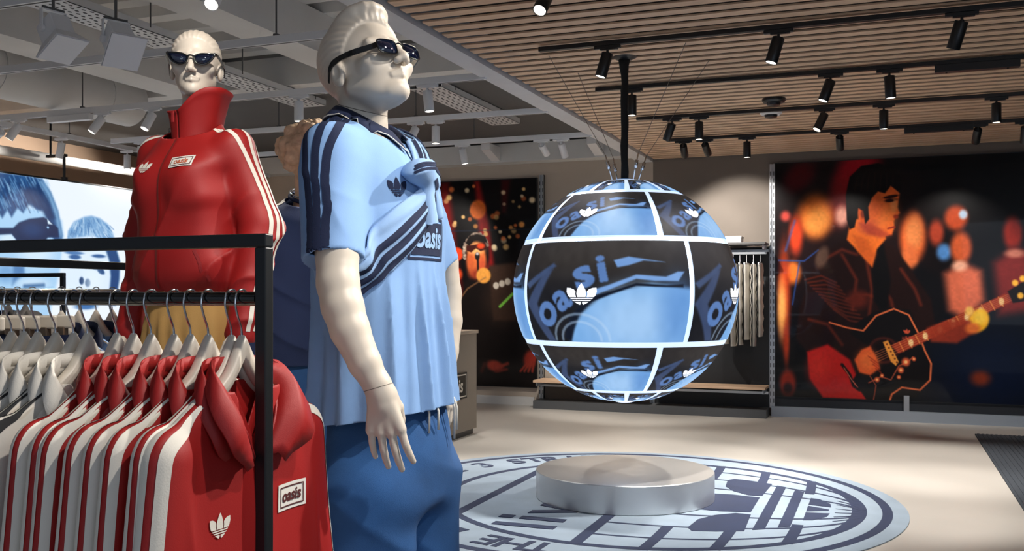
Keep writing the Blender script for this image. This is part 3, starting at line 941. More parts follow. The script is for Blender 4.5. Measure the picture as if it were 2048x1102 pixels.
# tall lower-case word beside the chord, partly under the drum
inlay(em([(-.53, -1.17), (-.53, -1.09), (-.12, -1.09), (-.12, -1.17)][::-1]), 'letter')
inlay(em([(-.42, -.97), (-.42, -.89), (-.12, -.89), (-.12, -.97)][::-1]), 'letter')
inlay(em([(-.56, -.97), (-.56, -.89), (-.47, -.89), (-.47, -.97)][::-1]), 'letter')
inlay(em([(-.42, -.80), (-.42, -.71), (-.22, -.63), (-.42, -.55), (-.42, -.46), (-.12, -.59), (-.12, -.67)]), 'letter')
# ================================================================== entrance mat, cash desk, wall bay
M_mat = mat('mat_grey', '#3d434c', .95, var=.2, vscale=60, stretch=(30, 1, 1), bump=.6, bscale=90)
mt = thing('entrance_mat', 'dark grey ribbed entrance mat along the right side of the floor', 'mat', (.87, 0, 0))
m = MB(); m.box((0, 4.0, 0), (3.2, 11.15, .012)); m.build('mat_base', M_mat, mt)
m = MB(); x = .02
while x < 3.18:
    m.box((x, 4.01, .012), (x+.022, 11.14, .0165)); x += .042
r = m.build('mat_ribs', M_mat, mt); r['kind'] = 'stuff'

M_desk = mat('desk_grey', '#8a8177', .55, var=.04, vscale=3)
desk = thing('cash_desk', 'tall plain grey-brown counter with a small black name board near the poster', 'counter', (-4.0, 9.42, 0))
m = MB(); m.box((-.75, -2.6, .06), (0, 0, 1.05)); m.build('body', M_desk, desk, bevel=.004)
m = MB(); m.box((-.77, -2.62, 1.05), (.015, .015, 1.085)); m.build('top', mat('desk_top', '#a99c8e', .4), desk, bevel=.003)
m = MB(); m.box((-.72, -2.57, 0), (-.03, -.03, .06)); m.build('toe_kick', M_black, desk)
m = MB(); m.box((0, -.86, .40), (.012, -.28, .665)); b = m.build('name_board', mat('sign_black', '#14140f', .4), desk)
RM = Matrix(((0, 0, 1, .0125), (1, 0, 0, -.57), (0, 1, 0, .532), (0, 0, 0, 1)))
M_signw = mat('sign_white', '#cfcac0', .5)
flat_obj(frame2(-.27, -.115, .27, .115, .012), 'sign_border', M_signw, b, RM, .001)
v, f = text_tris('oasis', .19, .02, .12); flat_obj((v, f), 'sign_lettering', M_signw, b, RM, .001)

# slotted uprights
def upright(x, z1, label, y=BACK_Y-.05):
    t = thing('wall_upright', label, 'upright', (x, y, 0), group='slotted wall uprights')
    m = MB(); m.box((-.03, 0, .1), (-.008, .045, z1)); m.box((.008, 0, .1), (.03, .045, z1)); m.box((-.03, .02, .1), (.03, .045, z1)); m.build('channel', M_alu, t)
    m = MB(); z = .16
    while z < z1-.08:
        for s in (-1, 1): m.box((s*.019-.0045, -.0012, z), (s*.019+.0045, .001, z+.05))
        z += .085
    m.build('slots', M_black, t)['kind'] = 'stuff'
    return t
upright(-4.19, 3.02, 'slotted metal wall upright left of the globe beside the singer poster')
upright(-1.262, 3.02, 'slotted metal wall upright between the rail of clothes and the guitarist poster')
upright(-2.72, 2.1, 'slotted metal wall upright behind the globe')
m = MB(); m.box((.20, BACK_Y-.07, .11), (.26, BACK_Y-.02, .30)); tag(m.build('wall_upright', M_alu, bevel=.002), 'short metal wall upright under the guitarist poster', 'upright', 'slotted wall uprights')

bp = MB(); bp.box((-2.69, BACK_Y-.03, .1), (-1.29, BACK_Y, 2.02)); struct(bp.build('wall_panel_black', M_black_panel))
bp = MB(); bp.box((-1.24, BACK_Y-.03, .1), (5.2, BACK_Y, .30)); struct(bp.build('wall_panel_low', mat('panel_navy', '#20242c', .6)))
bp = MB(); bp.box((-4.15, BACK_Y-.03, .1), (-2.75, BACK_Y, .36)); struct(bp.build('wall_panel_brown', mat('panel_brown', '#5a5047', .7)))

def wall_shelf(x0, x1, z, label, mm, depth=.38):
    t = thing('wall_shelf', label, 'shelf', ((x0+x1)/2, BACK_Y-.05, z), group='wall bay shelves')
    w = (x1-x0)/2
    m = MB(); m.box((-w, -depth, 0), (w, 0, .03)); m.build('board', mm, t, bevel=.003)
    for s in (-1, 1):
        m = MB(); m.box((s*(w-.03)-.006, -depth+.04, -.05), (s*(w-.03)+.006, 0, 0)); m.build('bracket', M_alu, t)
    m = MB(); m.box((-w, -.06, -.075), (w, -.03, -.045)); m.build('rear_rail', M_alu, t)
    return t
wall_shelf(-2.66, -1.30, 2.04, 'dark upper wall shelf above the hanging white striped clothes', mat('shelf_grey', '#4b4a4a', .5))
wall_shelf(-4.17, -2.75, .34, 'low pale wooden wall shelf left of the globe', M_oak)
wall_shelf(-2.69, -1.30, .34, 'low pale wooden wall shelf right of the globe', M_oak)
m = MB(); m.box((-2.0, BACK_Y-.33, 1.93), (-1.30, BACK_Y-.30, 1.96)); m.box((-2.66, BACK_Y-.33, 1.93), (-2.0, BACK_Y-.30, 1.96))
tag(m.build('hanging_rail', M_alu), 'metal hanging rail under the dark upper wall shelf', 'rail')
# boxed shoe and a box on the upper shelf
t = thing('shoe_box', 'small white box with a brown shoe tip on the upper wall shelf', 'box', (-1.68, BACK_Y-.24, 2.07))
m = MB(); m.box((-.09, -.10, 0), (.09, .10, .07)); m.build('box', M_lampwhite, t, bevel=.003)
m = MB(); m.box((-.095, -.105, .055), (.095, .105, .078)); m.build('lid', M_white, t, bevel=.003)
# white striped garments on that rail
M_wcloth = mat('cloth_offwhite', '#cfc9bf', .9, var=.06, vscale=12, bump=.2, bscale=300)
M_dcloth = mat('cloth_black', '#16171c', .9)
M_rcloth0 = mat('cloth_far_red', '#8e1c1e', .85)
for k in range(7):
    x = -1.84+k*.078; red = (k == 0)
    t = thing('hanging_trousers', '%s trousers with black side stripes, %s from the left on the wall rail' % ('folded red' if red else 'off-white', ORD[k]), 'trousers', (x, BACK_Y-.315, 1.93), random.uniform(-.12, .12), 'clothes on the wall rail')
    m = MB(); z1 = -.98+random.uniform(-.12, .12)
    G = [[(.034*math.sin(2*PI*j/14)*(1+.25*math.sin(3*i+k)), .15*math.cos(2*PI*j/14)*(1-.25*i/12)+.01*math.sin(i+k), -.12+(z1+.12)*i/12) for j in range(15)] for i in range(13)]
    m.grid(G); m.build('cloth', M_rcloth0 if red else M_wcloth, t, smooth=True)
    m = MB(); m.grid([[(.035*math.sin(a)*(1+.25*math.sin(3*i+k))*1.05, .15*math.cos(a)*(1-.25*i/12)*1.04+.01*math.sin(i+k), -.12+(z1+.12)*i/12) for a in (PI*1.04, PI*1.12, PI*1.2)] for i in range(13)])
    m.build('side_stripe', M_dcloth, t, smooth=True)
    m = MB(); m.box((-.008, -.15, -.13), (.008, .15, -.10)); m.tube([(0, 0, -.10), (0, 0, -.02), (.0, .012, .005), (0, 0, .022), (0, -.014, .012)], .003, 6); m.build('hanger', M_lampwhite, t)

# ================================================================== posters
def paint_guitarist():
    # picture 2.72 x 2.78 m; photo pixels (1548..2060, 322..798)
    A = 2.78/2.72
    p = Paint(420, 428, A, (10, 10, 13))
    q = lambda x, y: ((x-1548)/512, (y-322)/476*A)
    Q = lambda pts: [q(*t) for t in pts]
    def E(x, y, rx, ry, col, soft=.2, rot=0, al=1.0): u, v = q(x, y); p.ellipse(u, v, rx/512, ry/476*A, col, soft, rot, al)
    # blurred crowd and lights behind
    E(1990, 740, 120, 90, (10, 22, 50), .8, al=.9); E(1700, 480, 200, 130, (30, 16, 16), .8)
    E(1720, 345, 38, 60, (170, 12, 30), .5, .5, .9); E(1690, 400, 26, 50, (120, 20, 22), .6, .2, .8); E(1600, 350, 36, 24, (70, 8, 16), .6, -.8)
    E(1635, 432, 36, 42, (222, 112, 44), .45); E(1638, 440, 24, 28, (240, 150, 70), .6)
    E(1690, 432, 14, 20, (230, 160, 140), .6); E(1592, 470, 14, 36, (200, 60, 30), .6); E(1570, 430, 10, 10, (190, 70, 60), .7)
    E(1586, 545, 16, 22, (226, 112, 40), .5); E(1567, 590, 12, 90, (180, 60, 28), .7); E(1562, 620, 9, 50, (240, 170, 90), .8); E(1572, 690, 6, 40, (160, 50, 24), .8)
    E(1575, 770, 17, 26, (150, 40, 22), .4); E(1575, 782, 10, 12, (40, 10, 10), .5)
    p.line(Q([(1555, 520), (1610, 522), (1640, 500)]), .006, (40, 70, 140), .004, .8); p.line(Q([(1600, 525), (1585, 610)]), .006, (40, 70, 140), .004, .8); p.line(Q([(1590, 440), (1570, 500)]), .01, (50, 80, 150), .006, .6)
    E(1834, 478, 26, 48, (218, 96, 46), .35); E(1836, 470, 17, 34, (240, 140, 78), .5); E(1828, 520, 16, 28, (220, 110, 60), .4)
    p.poly(Q([(1790, 560), (1850, 530), (1890, 560), (1895, 680), (1800, 690)]), (14, 12, 15), .02)
    E(1918, 442, 22, 24, (206, 80, 40), .4); E(1932, 436, 8, 9, (200, 220, 245), .5); E(1880, 470, 14, 24, (190, 70, 44), .5); E(1895, 508, 14, 16, (90, 150, 220), .5)
    E(1928, 500, 20, 30, (226, 100, 54), .4); p.poly(Q([(1896, 550), (1930, 528), (1966, 545), (1972, 600), (1940, 640), (1905, 620)]), (214, 106, 76), .025); E(1925, 535, 14, 10, (246, 180, 150), .6)
    E(2026, 474, 18, 30, (168, 44, 28), .45); p.poly(Q([(1990, 530), (2030, 500), (2060, 510), (2060, 620), (2000, 630)]), (120, 36, 32), .03); E(2030, 512, 18, 8, (200, 120, 100), .6)
    E(1965, 750, 18, 14, (130, 50, 30), .7)
    # the guitarist: leather jacket
    p.poly(Q([(1700, 478), (1660, 500), (1625, 545), (1600, 620), (1592, 680), (1630, 722), (1700, 740), (1760, 700), (1880, 660), (1870, 600), (1830, 540), (1800, 500), (1770, 480)]), (30, 14, 12), .008)
    for k in range(11):
        x0 = 1612+k*6; p.line(Q([(x0, 560+k*6), (x0+34, 552+k*9), (x0+66, 566+k*8)]), .007, (120, 44, 26), .005, .55)
    for (a, b, c_) in (((1690, 510), (1720, 560), (1712, 620)), ((1740, 520), (1752, 580), (1745, 640)), ((1650, 520), (1690, 500), (1720, 510)), ((1700, 600), (1740, 590), (1780, 600)), ((1810, 540), (1838, 580), (1850, 610)), ((1620, 640), (1660, 650), (1690, 690)), ((1760, 560), (1790, 600), (1800, 640))):
        p.line(Q([a, b, c_]), .012, (128, 46, 28), .008, .6)
    E(1648, 515, 13, 22, (84, 62, 52), .4, .3); E(1722, 600, 22, 18, (86, 30, 20), .6)
    p.poly(Q([(1750, 500), (1775, 490), (1790, 560), (1780, 640), (1755, 600)]), (12, 10, 11), .008)
    # red leg
    p.poly(Q([(1616, 706), (1660, 690), (1706, 720), (1742, 798), (1650, 798), (1622, 760)]), (196, 30, 28), .008); E(1640, 740, 22, 30, (226, 52, 40), .8, al=.7)
    # neck and face
    p.poly(Q([(1708, 440), (1700, 480), (1752, 535), (1762, 500), (1780, 480), (1770, 440)]), (232, 110, 40), .006)
    p.poly(Q([(1720, 400), (1724, 440), (1742, 468), (1770, 476), (1792, 472), (1797, 458), (1796, 446), (1801, 436), (1808, 430), (1803, 418), (1806, 402), (1808, 390), (1790, 372), (1750, 372)]), (230, 98, 38), .005)
    E(1768, 430, 30, 34, (240, 128, 62), .8, al=.8); E(1742, 455, 18, 14, (176, 70, 60), .7, al=.6); E(1790, 404, 13, 4, (70, 26, 16), .4, -.1); E(1790, 397, 15, 3, (40, 14, 10), .4, -.15); p.line(Q([(1786, 459), (1797, 457)]), .005, (120, 40, 30))
    # modelling of the face: ear, jaw shade, cheek, nostril, brow
    p.poly(Q([(1724, 424), (1732, 414), (1740, 424), (1738, 446), (1730, 448)]), (206, 84, 36), .004); E(1733, 430, 4, 8, (120, 40, 22), .5)
    p.poly(Q([(1726, 448), (1742, 470), (1770, 478), (1790, 473), (1772, 462), (1748, 450)]), (168, 62, 44), .012, .8); E(1758, 420, 16, 26, (205, 84, 40), .8, .2, .7); E(1796, 415, 7, 12, (248, 150, 84), .7)
    E(1800, 437, 5, 4, (150, 50, 28), .5); p.line(Q([(1778, 399), (1800, 396)]), .007, (46, 16, 12), .003); E(1788, 405, 8, 3, (40, 16, 14), .4)
    p.line(Q([(1784, 460), (1798, 457)]), .006, (150, 44, 36), .003); p.poly(Q([(1712, 470), (1740, 480), (1760, 510), (1752, 535), (1724, 505)]), (196, 84, 34), .012, .7)
    # hair
    p.poly(Q([(1700, 440), (1698, 390), (1706, 355), (1730, 334), (1764, 330), (1796, 340), (1812, 362), (1810, 392), (1800, 384), (1790, 376), (1778, 390), (1764, 386), (1752, 398), (1744, 416), (1746, 440), (1738, 450), (1734, 424), (1724, 418), (1716, 456), (1706, 460)]), (12, 8, 9), .004)
    for k in range(7): p.line(Q([(1722+k*12, 350+abs(k-3)*2), (1716+k*13, 384-k)]), .004, (44, 26, 22), .003, .7)
    # guitar body
    body = [(1706, 668), (1722, 645), (1756, 625), (1790, 615), (1828, 620), (1842, 650), (1856, 690), (1872, 720), (1868, 760), (1840, 790), (1800, 798), (1740, 798), (1712, 760), (1736, 724), (1742, 690)]
    p.poly(Q(body), (16, 12, 13), .005)
    p.line(Q([(1664, 646), (1700, 656), (1734, 662), (1760, 632), (1796, 618), (1826, 630), (1846, 668), (1858, 700), (1870, 724), (1868, 756), (1848, 776), (1812, 772), (1792, 786), (1788, 798)]), .007, (224, 110, 66), .003)
    E(1775, 700, 30, 26, (80, 30, 22), .15); E(1775, 700, 26, 22, (30, 14, 12), .15); E(1775, 700, 20, 17, (18, 9, 9), .3)
    # fretboard, head, strings
    p.poly(Q([(1790, 690), (1806, 706), (2020, 606), (2012, 588)]), (150, 50, 30), .004)
    for t in np.linspace(.06, .94, 13):
        x, y = 1798+(2016-1798)*t, 698+(597-698)*t; p.line(Q([(x-4, y-8), (x+5, y+9)]), .004, (224, 140, 70), .002, .9)
    for t in (.12, .25, .38, .50, .62, .74, .92):
        x, y = 1798+(2016-1798)*t+6, 698+(597-698)*t-2; E(x, y, 5, 7, (244, 214, 150), .4)
    for k in range(5): p.line(Q([(1756, 706+k*5), (2030, 584+k*3.4)]), .0025, (214, 120, 76), .002, .7)
    p.poly(Q([(2016, 584), (2060, 556), (2060, 600), (2026, 606)]), (20, 12, 12), .004)
    for x, y in ((2030, 568), (2044, 560), (2056, 552), (2040, 592), (2056, 612)): E(x, y, 6, 6, (244, 180, 60), .4)
    p.poly(Q([(1774, 684), (1784, 680), (1806, 722), (1800, 730), (1790, 722)]), (232, 150, 62), .003)
    for k in range(6): E(1782+k*4, 688+k*7, 2, 2, (120, 60, 30), .4)
    # pickguard flowers
    p.line(Q([(1745, 765), (1770, 752), (1790, 758), (1806, 730), (1824, 722), (1834, 712)]), .004, (200, 90, 60), .003, .9); p.line(Q([(1755, 798), (1760, 770), (1748, 752)]), .004, (200, 90, 60), .003, .8)
    for x, y, r in ((1820, 722, 8), (1810, 738, 6), (1762, 758, 5), (1836, 716, 4), (1772, 750, 4), (1806, 752, 4)): E(x, y, r, r, (224, 96, 56), .5); E(x, y, r*.4, r*.4, (250, 190, 120), .5)
    p.line(Q([(1690, 730), (1706, 750), (1714, 772), (1726, 780), (1736, 774)]), .012, (20, 12, 12), .004); p.line(Q([(1694, 736), (1710, 760), (1722, 774)]), .003, (210, 120, 90), .002)
    # hands
    p.poly(Q([(1716, 720), (1730, 700), (1748, 692), (1760, 712), (1768, 735), (1748, 750), (1726, 745)]), (226, 88, 44), .006); E(1742, 722, 20, 20, (238, 120, 60), .8, al=.7)
    for k in range(4): p.line(Q([(1744+k*5, 712+k*8), (1764+k*2, 726+k*6)]), .005, (160, 50, 30), .003, .7)
    E(1962, 640, 19, 22, (244, 176, 30), .2, .4); E(1964, 634, 12, 14, (250, 200, 60), .6)
    p.poly(Q([(1862, 655), (1900, 640), (1946, 640), (1955, 662), (1920, 684), (1870, 682)]), (150, 50, 30), .01, .9); E(1950, 655, 14, 10, (220, 110, 50), .5); E(1944, 622, 8, 9, (246, 190, 90), .5)
    # small mark on the guitar
    V, Fs = emblem(); x0, y0 = q(1822, 663); p.tris(np.stack([x0+V[:, 0]*.013, y0-V[:, 1]*.013], 1), Fs, (214, 84, 56))
    V, Fs = text_tris('adidas', .016, .02); x0, y0 = q(1824, 674); p.tris(np.stack([x0+V[:, 0]*1.2, y0-V[:, 1]], 1), Fs, (190, 70, 50))
    p.C *= (1+p.noise(110, 110, .08, 2))[..., None]
    return p
def paint_singer():
    # visible photo pixels x 880..1072, y 352..775; picture 2.0 x 2.72 m, right part in view
    A = 2.74/2.3
    p = Paint(230, 274, A, (12, 9, 10))
    q = lambda x, y: (1-(1072-x)/333, (y-352)/423*A)
    Q = lambda pts: [q(*t) for t in pts]
    def E(x, y, rx, ry, col, soft=.25, rot=0, al=1.0): u, v = q(x, y); p.ellipse(u, v, rx/333, ry/423*A, col, soft, rot, al)
    E(760, 480, 60, 160, (90, 14, 12), .8)
    p.poly(Q([(955, 352), (975, 440), (990, 560), (965, 560), (952, 440), (945, 352)]), (140, 22, 22), .02); p.poly(Q([(890, 352), (915, 560), (880, 570), (870, 352)]), (110, 16, 16), .03)
    p.poly(Q([(1000, 352), (1020, 352), (1010, 420), (1002, 420)]), (60, 12, 12), .02)
    E(885, 620, 40, 60, (196, 26, 20), .5); E(850, 560, 40, 70, (150, 24, 18), .6); E(800, 640, 80, 70, (170, 24, 18), .6)
    r = np.random.default_rng(11)
    for k in range(110):
        x = r.uniform(745, 1070); y = r.uniform(356, 600)
        if y > 520 and x > 905: continue
        s = r.uniform(3.2, 6.2); c = [(236, 190, 120), (240, 160, 80), (230, 120, 60), (250, 225, 180)][r.integers(4)]
        E(x, y, s, s, c, .45, 0, r.uniform(.6, 1))
    E(952, 412, 17, 20, (232, 112, 40), .2); E(908, 503, 13, 14, (224, 66, 30), .2); E(912, 633, 15, 14, (220, 92, 40), .2); E(905, 545, 14, 14, (214, 70, 30), .3); E(800, 560, 18, 18, (230, 120, 40), .3)
    # singer: coat, hood and face
    p.poly(Q([(925, 562), (945, 540), (968, 535), (1030, 524), (1072, 560), (1072, 775), (912, 775), (905, 640)]), (22, 16, 15), .01)
    p.poly(Q([(975, 528), (1028, 522), (1040, 560), (1035, 640), (985, 640)]), (66, 46, 36), .015); E(1005, 600, 36, 44, (54, 38, 30), .7, al=.8)
    E(949, 506, 27, 42, (24, 15, 14), .15)
    for k in range(60):
        a = math.radians(165+k*2.9); E(949+26*math.cos(a)+r.uniform(-1.5, 1.5), 502+40*math.sin(a)+r.uniform(-1.5, 1.5), 3.0, 3.0, [(150, 130, 116), (196, 178, 160), (110, 92, 80)][r.integers(3)], .5, 0, .9)
    E(949, 516, 20, 36, (226, 116, 58), .18); E(949, 545, 14, 10, (150, 56, 36), .7); E(936, 520, 8, 24, (196, 86, 48), .7, al=.7); E(948, 492, 17, 12, (250, 180, 110), .6); E(960, 530, 10, 18, (200, 70, 50), .7, al=.6)
    p.poly(Q([(928, 486), (946, 484), (968, 480), (970, 494), (958, 498), (948, 492), (938, 500), (928, 496)]), (60, 18, 14), .004); E(958, 487, 8, 6, (220, 70, 30), .4)
    p.poly(Q([(926, 480), (934, 466), (950, 462), (968, 468), (972, 482), (958, 474), (944, 476), (934, 486)]), (20, 12, 11), .004)
    E(951, 508, 5, 8, (30, 26, 28), .3); E(951, 503, 3, 3, (200, 190, 190), .6); p.line(Q([(952, 512), (953, 560)]), .012, (26, 18, 18), .004)
    E(964, 548, 15, 16, (236, 160, 70), .15)
    for k in range(3): E(990+k*12, 569-k*4, 6, 7, (208, 196, 180), .25)
    p.line(Q([(998, 612), (1024, 586)]), .016, (120, 190, 70), .004)
    p.line(Q([(912, 600), (930, 575), (968, 552)]), .008, (160, 110, 70), .004, .7)
    E(988, 734, 17, 11, (150, 52, 38), .4, .2); p.line(Q([(992, 738), (1014, 728)]), .018, (150, 54, 40), .008); p.line(Q([(990, 744), (1012, 740)]), .016, (120, 40, 30), .008); p.line(Q([(966, 730), (960, 745)]), .02, (60, 26, 20), .01)
    E(1060, 718, 13, 18, (146, 46, 34), .4, .3)
    for k in range(4): p.line(Q([(1052+k*5, 728), (1040+k*8, 743)]), .012, (150, 50, 36), .006)
    p.put((30, 40, 60), .5*(np.abs(p.V-(455-352)/423*A) < .006)*(p.U > .3))
    p.C *= (1+p.noise(90, 100, .08, 4))[..., None]
    return p
M_poster = mat_print('poster_print', .3, coat=.2); M_poster.node_tree.nodes['Principled BSDF'].inputs['Specular IOR Level'].default_value = .12
def poster(p, x0, x1, z0, z1, label):
    t = thing('poster', label, 'poster', ((x0+x1)/2, BACK_Y, (z0+z1)/2))
    w, h = (x1-x0)/2, (z1-z0)/2
    m = MB(); m.box((-w-.008, -.045, -h-.008), (w+.008, -.012, h+.008)); m.build('backing_board', M_black, t)
    me = p.grid_mesh('print', lambda u, v: np.stack([-w+2*w*u, np.full_like(u, -.047), h-2*h*v], -1)); obj('print', me, M_poster, t)
    return t
poster(paint_guitarist(), -1.225, 1.50, .24, 3.02, 'huge dark poster of a guitarist in a leather jacket with blurred people behind')
poster(paint_singer(), -6.56, -4.26, .24, 2.98, 'tall dark poster of a hooded singer at a microphone amid orange lights')

# ================================================================== hanging lit screen on the left
def paint_faces():
    A = 2.1/3.2
    p = Paint(360, 236, A, (232, 241, 251))
    cy, sy = math.cos(YAW), math.sin(YAW)
    def q(x, y):
        """measured on a 3.443x enlargement of the photograph -> position on the screen surface"""
        k = (x/3.443-1024)/F_PX; d = -8.568/(k*cy-sy)
        return ((cy+sy*k)*d-6.45)/3.2, (2.72-(EYE+(590-320-y/3.443)/F_PX*d))/2.1*A
    Q = lambda pts: [q(*t) for t in pts]
    def E(x, y, rx, ry, c, soft=.25, rot=0, al=1.0):
        u, v = q(x, y); u1, _ = q(x+rx, y); _, v1 = q(x, y+ry); p.ellipse(u, v, u1-u, v1-v, c, soft, rot, al)
    rr = np.random.default_rng(3)
    # near head: skin, hair, dark glasses
    p.poly(Q([(-500, 300), (250, 330), (425, 420), (440, 560), (420, 740), (380, 900), (330, 1100), (-500, 1100)]), (164, 205, 238), .012)
    E(250, 640, 110, 90, (206, 229, 247), .7); E(60, 560, 70, 60, (225, 240, 252), .6, al=.7)
    p.poly(Q([(-500, 60), (0, 85), (200, 110), (290, 130), (350, 220), (400, 350), (432, 520), (415, 600), (350, 520), (335, 420), (300, 350), (262, 345), (200, 300), (160, 365), (120, 330), (80, 395), (50, 345), (15, 400), (-20, 345), (-500, 380)]), (26, 70, 122), .006)
    for k in range(150):
        x = rr.uniform(-60, 330); y = rr.uniform(90, 300); L = rr.uniform(30, 80)
        p.line(Q([(x, y), (x+L*.45, y+L)]), .004, [(128, 176, 216), (10, 38, 82), (168, 204, 234), (60, 112, 168)][rr.integers(4)], .003, .55)
    p.poly(Q([(290, 135), (350, 222), (400, 350), (432, 520), (415, 540), (372, 380), (320, 240), (270, 150)]), (140, 184, 222), .012, .8)
    p.poly(Q([(150, 200), (260, 170), (330, 260), (380, 400), (330, 420), (290, 345), (190, 300)]), (14, 46, 92), .012, .85)
    p.poly(Q([(-500, 470), (90, 468), (130, 430), (200, 405), (300, 393), (335, 412), (400, 470), (405, 530), (330, 535), (310, 560), (120, 560), (80, 510), (-500, 540)]), (10, 36, 78), .004)
    p.poly(Q([(325, 405), (362, 445), (330, 440)]), (216, 234, 248), .003); E(220, 480, 70, 45, (22, 60, 112), .7, al=.7); E(330, 465, 8, 8, (150, 190, 226), .5)
    p.poly(Q([(90, 720), (165, 725), (170, 780), (110, 840), (85, 860)]), (58, 106, 164), .01, .8); E(230, 850, 100, 34, (196, 222, 244), .6); p.line(Q([(170, 870), (300, 862)]), .012, (30, 78, 134), .008, .8); E(40, 780, 60, 60, (96, 146, 200), .7, al=.7)
    # second face
    E(620, 720, 185, 290, (216, 233, 249), .06)
    p.poly(Q([(462, 560), (468, 490), (510, 425), (580, 392), (630, 384), (690, 402), (750, 450), (782, 520), (790, 640), (720, 560), (640, 520), (560, 530), (500, 540)]), (118, 164, 208), .006)
    for k in range(170):
        x = rr.uniform(480, 770); y = rr.uniform(395, 520)
        if (x-625)**2/150**2+(y-500)**2/105**2 > 1: continue
        a = (x-625)/160; p.line(Q([(x, y), (x+a*22+6, y+26)]), .0035, [(172, 206, 234), (62, 112, 168), (206, 228, 246)][rr.integers(3)], .0025, .6)
    p.poly(Q([(722, 600), (800, 612), (826, 700), (822, 820), (795, 1000), (748, 1000), (762, 800), (752, 690)]), (20, 68, 122), .008)
    E(512, 640, 62, 12, (70, 118, 174), .4); E(516, 668, 40, 16, (40, 90, 148), .4); E(680, 662, 46, 12, (46, 94, 150), .4); E(694, 764, 28, 20, (24, 68, 122), .35, .5); E(640, 744, 26, 8, (70, 118, 172), .5, .3)
    E(562, 832, 16, 26, (16, 54, 102), .35); E(604, 846, 18, 28, (16, 54, 102), .35); E(590, 1010, 70, 20, (60, 112, 170), .5); E(640, 850, 60, 90, (226, 240, 252), .7, al=.6)
    return p
SX = -8.6; scr = thing('hanging_screen', 'large hanging lit screen showing two blue-tinted faces above the clothes racks', 'screen', (SX, 8.2, 1.67))
pf = paint_faces()
me = pf.grid_mesh('picture', lambda u, t: np.stack([np.full_like(u, .032), -1.75+3.2*u, 1.05-2.1*t], -1)); obj('picture', me, mat_print('lit_picture', .3, emit=1.0), scr)
m = MB(); m.box((-.03, -1.77, -1.07), (.03, 1.47, 1.07)); m.build('housing', M_black, scr, bevel=.004)
for yy in (-1.1, .22):
    m = MB(); m.tube([(0, yy, 1.07), (0, yy, 1.34)], .016, 10); m.tube([(0, yy, 1.07), (0, yy, 1.10)], .04, 12); m.box((-.25, yy-.02, 1.33), (.03, yy+.02, 1.36)); m.tube([(-.2, yy, 1.36), (-.2, yy, 2.1)], .012, 8)
    m.build('hanging_pole', M_black, scr, smooth=True, auto=40)
# ================================================================== mannequins
M_skin = mat('mannequin_cream', '#d3c7b8', .42, var=.02, vscale=6)
M_blue = mat('shirt_pale_blue', '#7ca0cf', .85, var=.05, vscale=14, bump=.09, bscale=350)
M_blue2 = mat('shirt_pale_blue_light', '#8fb0da', .85, var=.05, vscale=14, bump=.09, bscale=350)
M_navy = mat('cloth_navy', '#0b1a3c', .85, bump=.2, bscale=350)
M_navyk = mat('sweat_navy', '#1d2f57', .85, var=.06, vscale=8, bump=.25, bscale=350)
M_red = mat('tricot_red', '#960e0d', .60, var=.05, vscale=9, bump=.12, bscale=420)
M_rib = mat('rib_red', '#8a1417', .6, bump=.25, bscale=300)
M_ws = mat('stripe_offwhite', '#d9d3c8', .75, bump=.15, bscale=300)
M_denim = mat('denim_blue', '#265389', .9, var=.25, vscale=7, bump=.28, bscale=520)
M_khaki = mat('khaki', '#b98f52', .85, var=.06, vscale=9, bump=.2, bscale=300)
M_badge = mat('badge_white', '#d5d2cb', .7)
M_maroon = mat('badge_maroon', '#4a1014', .7)
M_gold = mat('print_orange', '#b5532e', .7)
M_frame = mat('glasses_black', '#08090b', .15, coat=.4)
M_lensd = mat('glasses_lens', '#0a1226', .04, coat=1.0, spec=.8)
M_plinth = mat('plinth_white', '#bcb9b4', .6)
M_seam = mat('seam_dark', '#6e665c', .8)

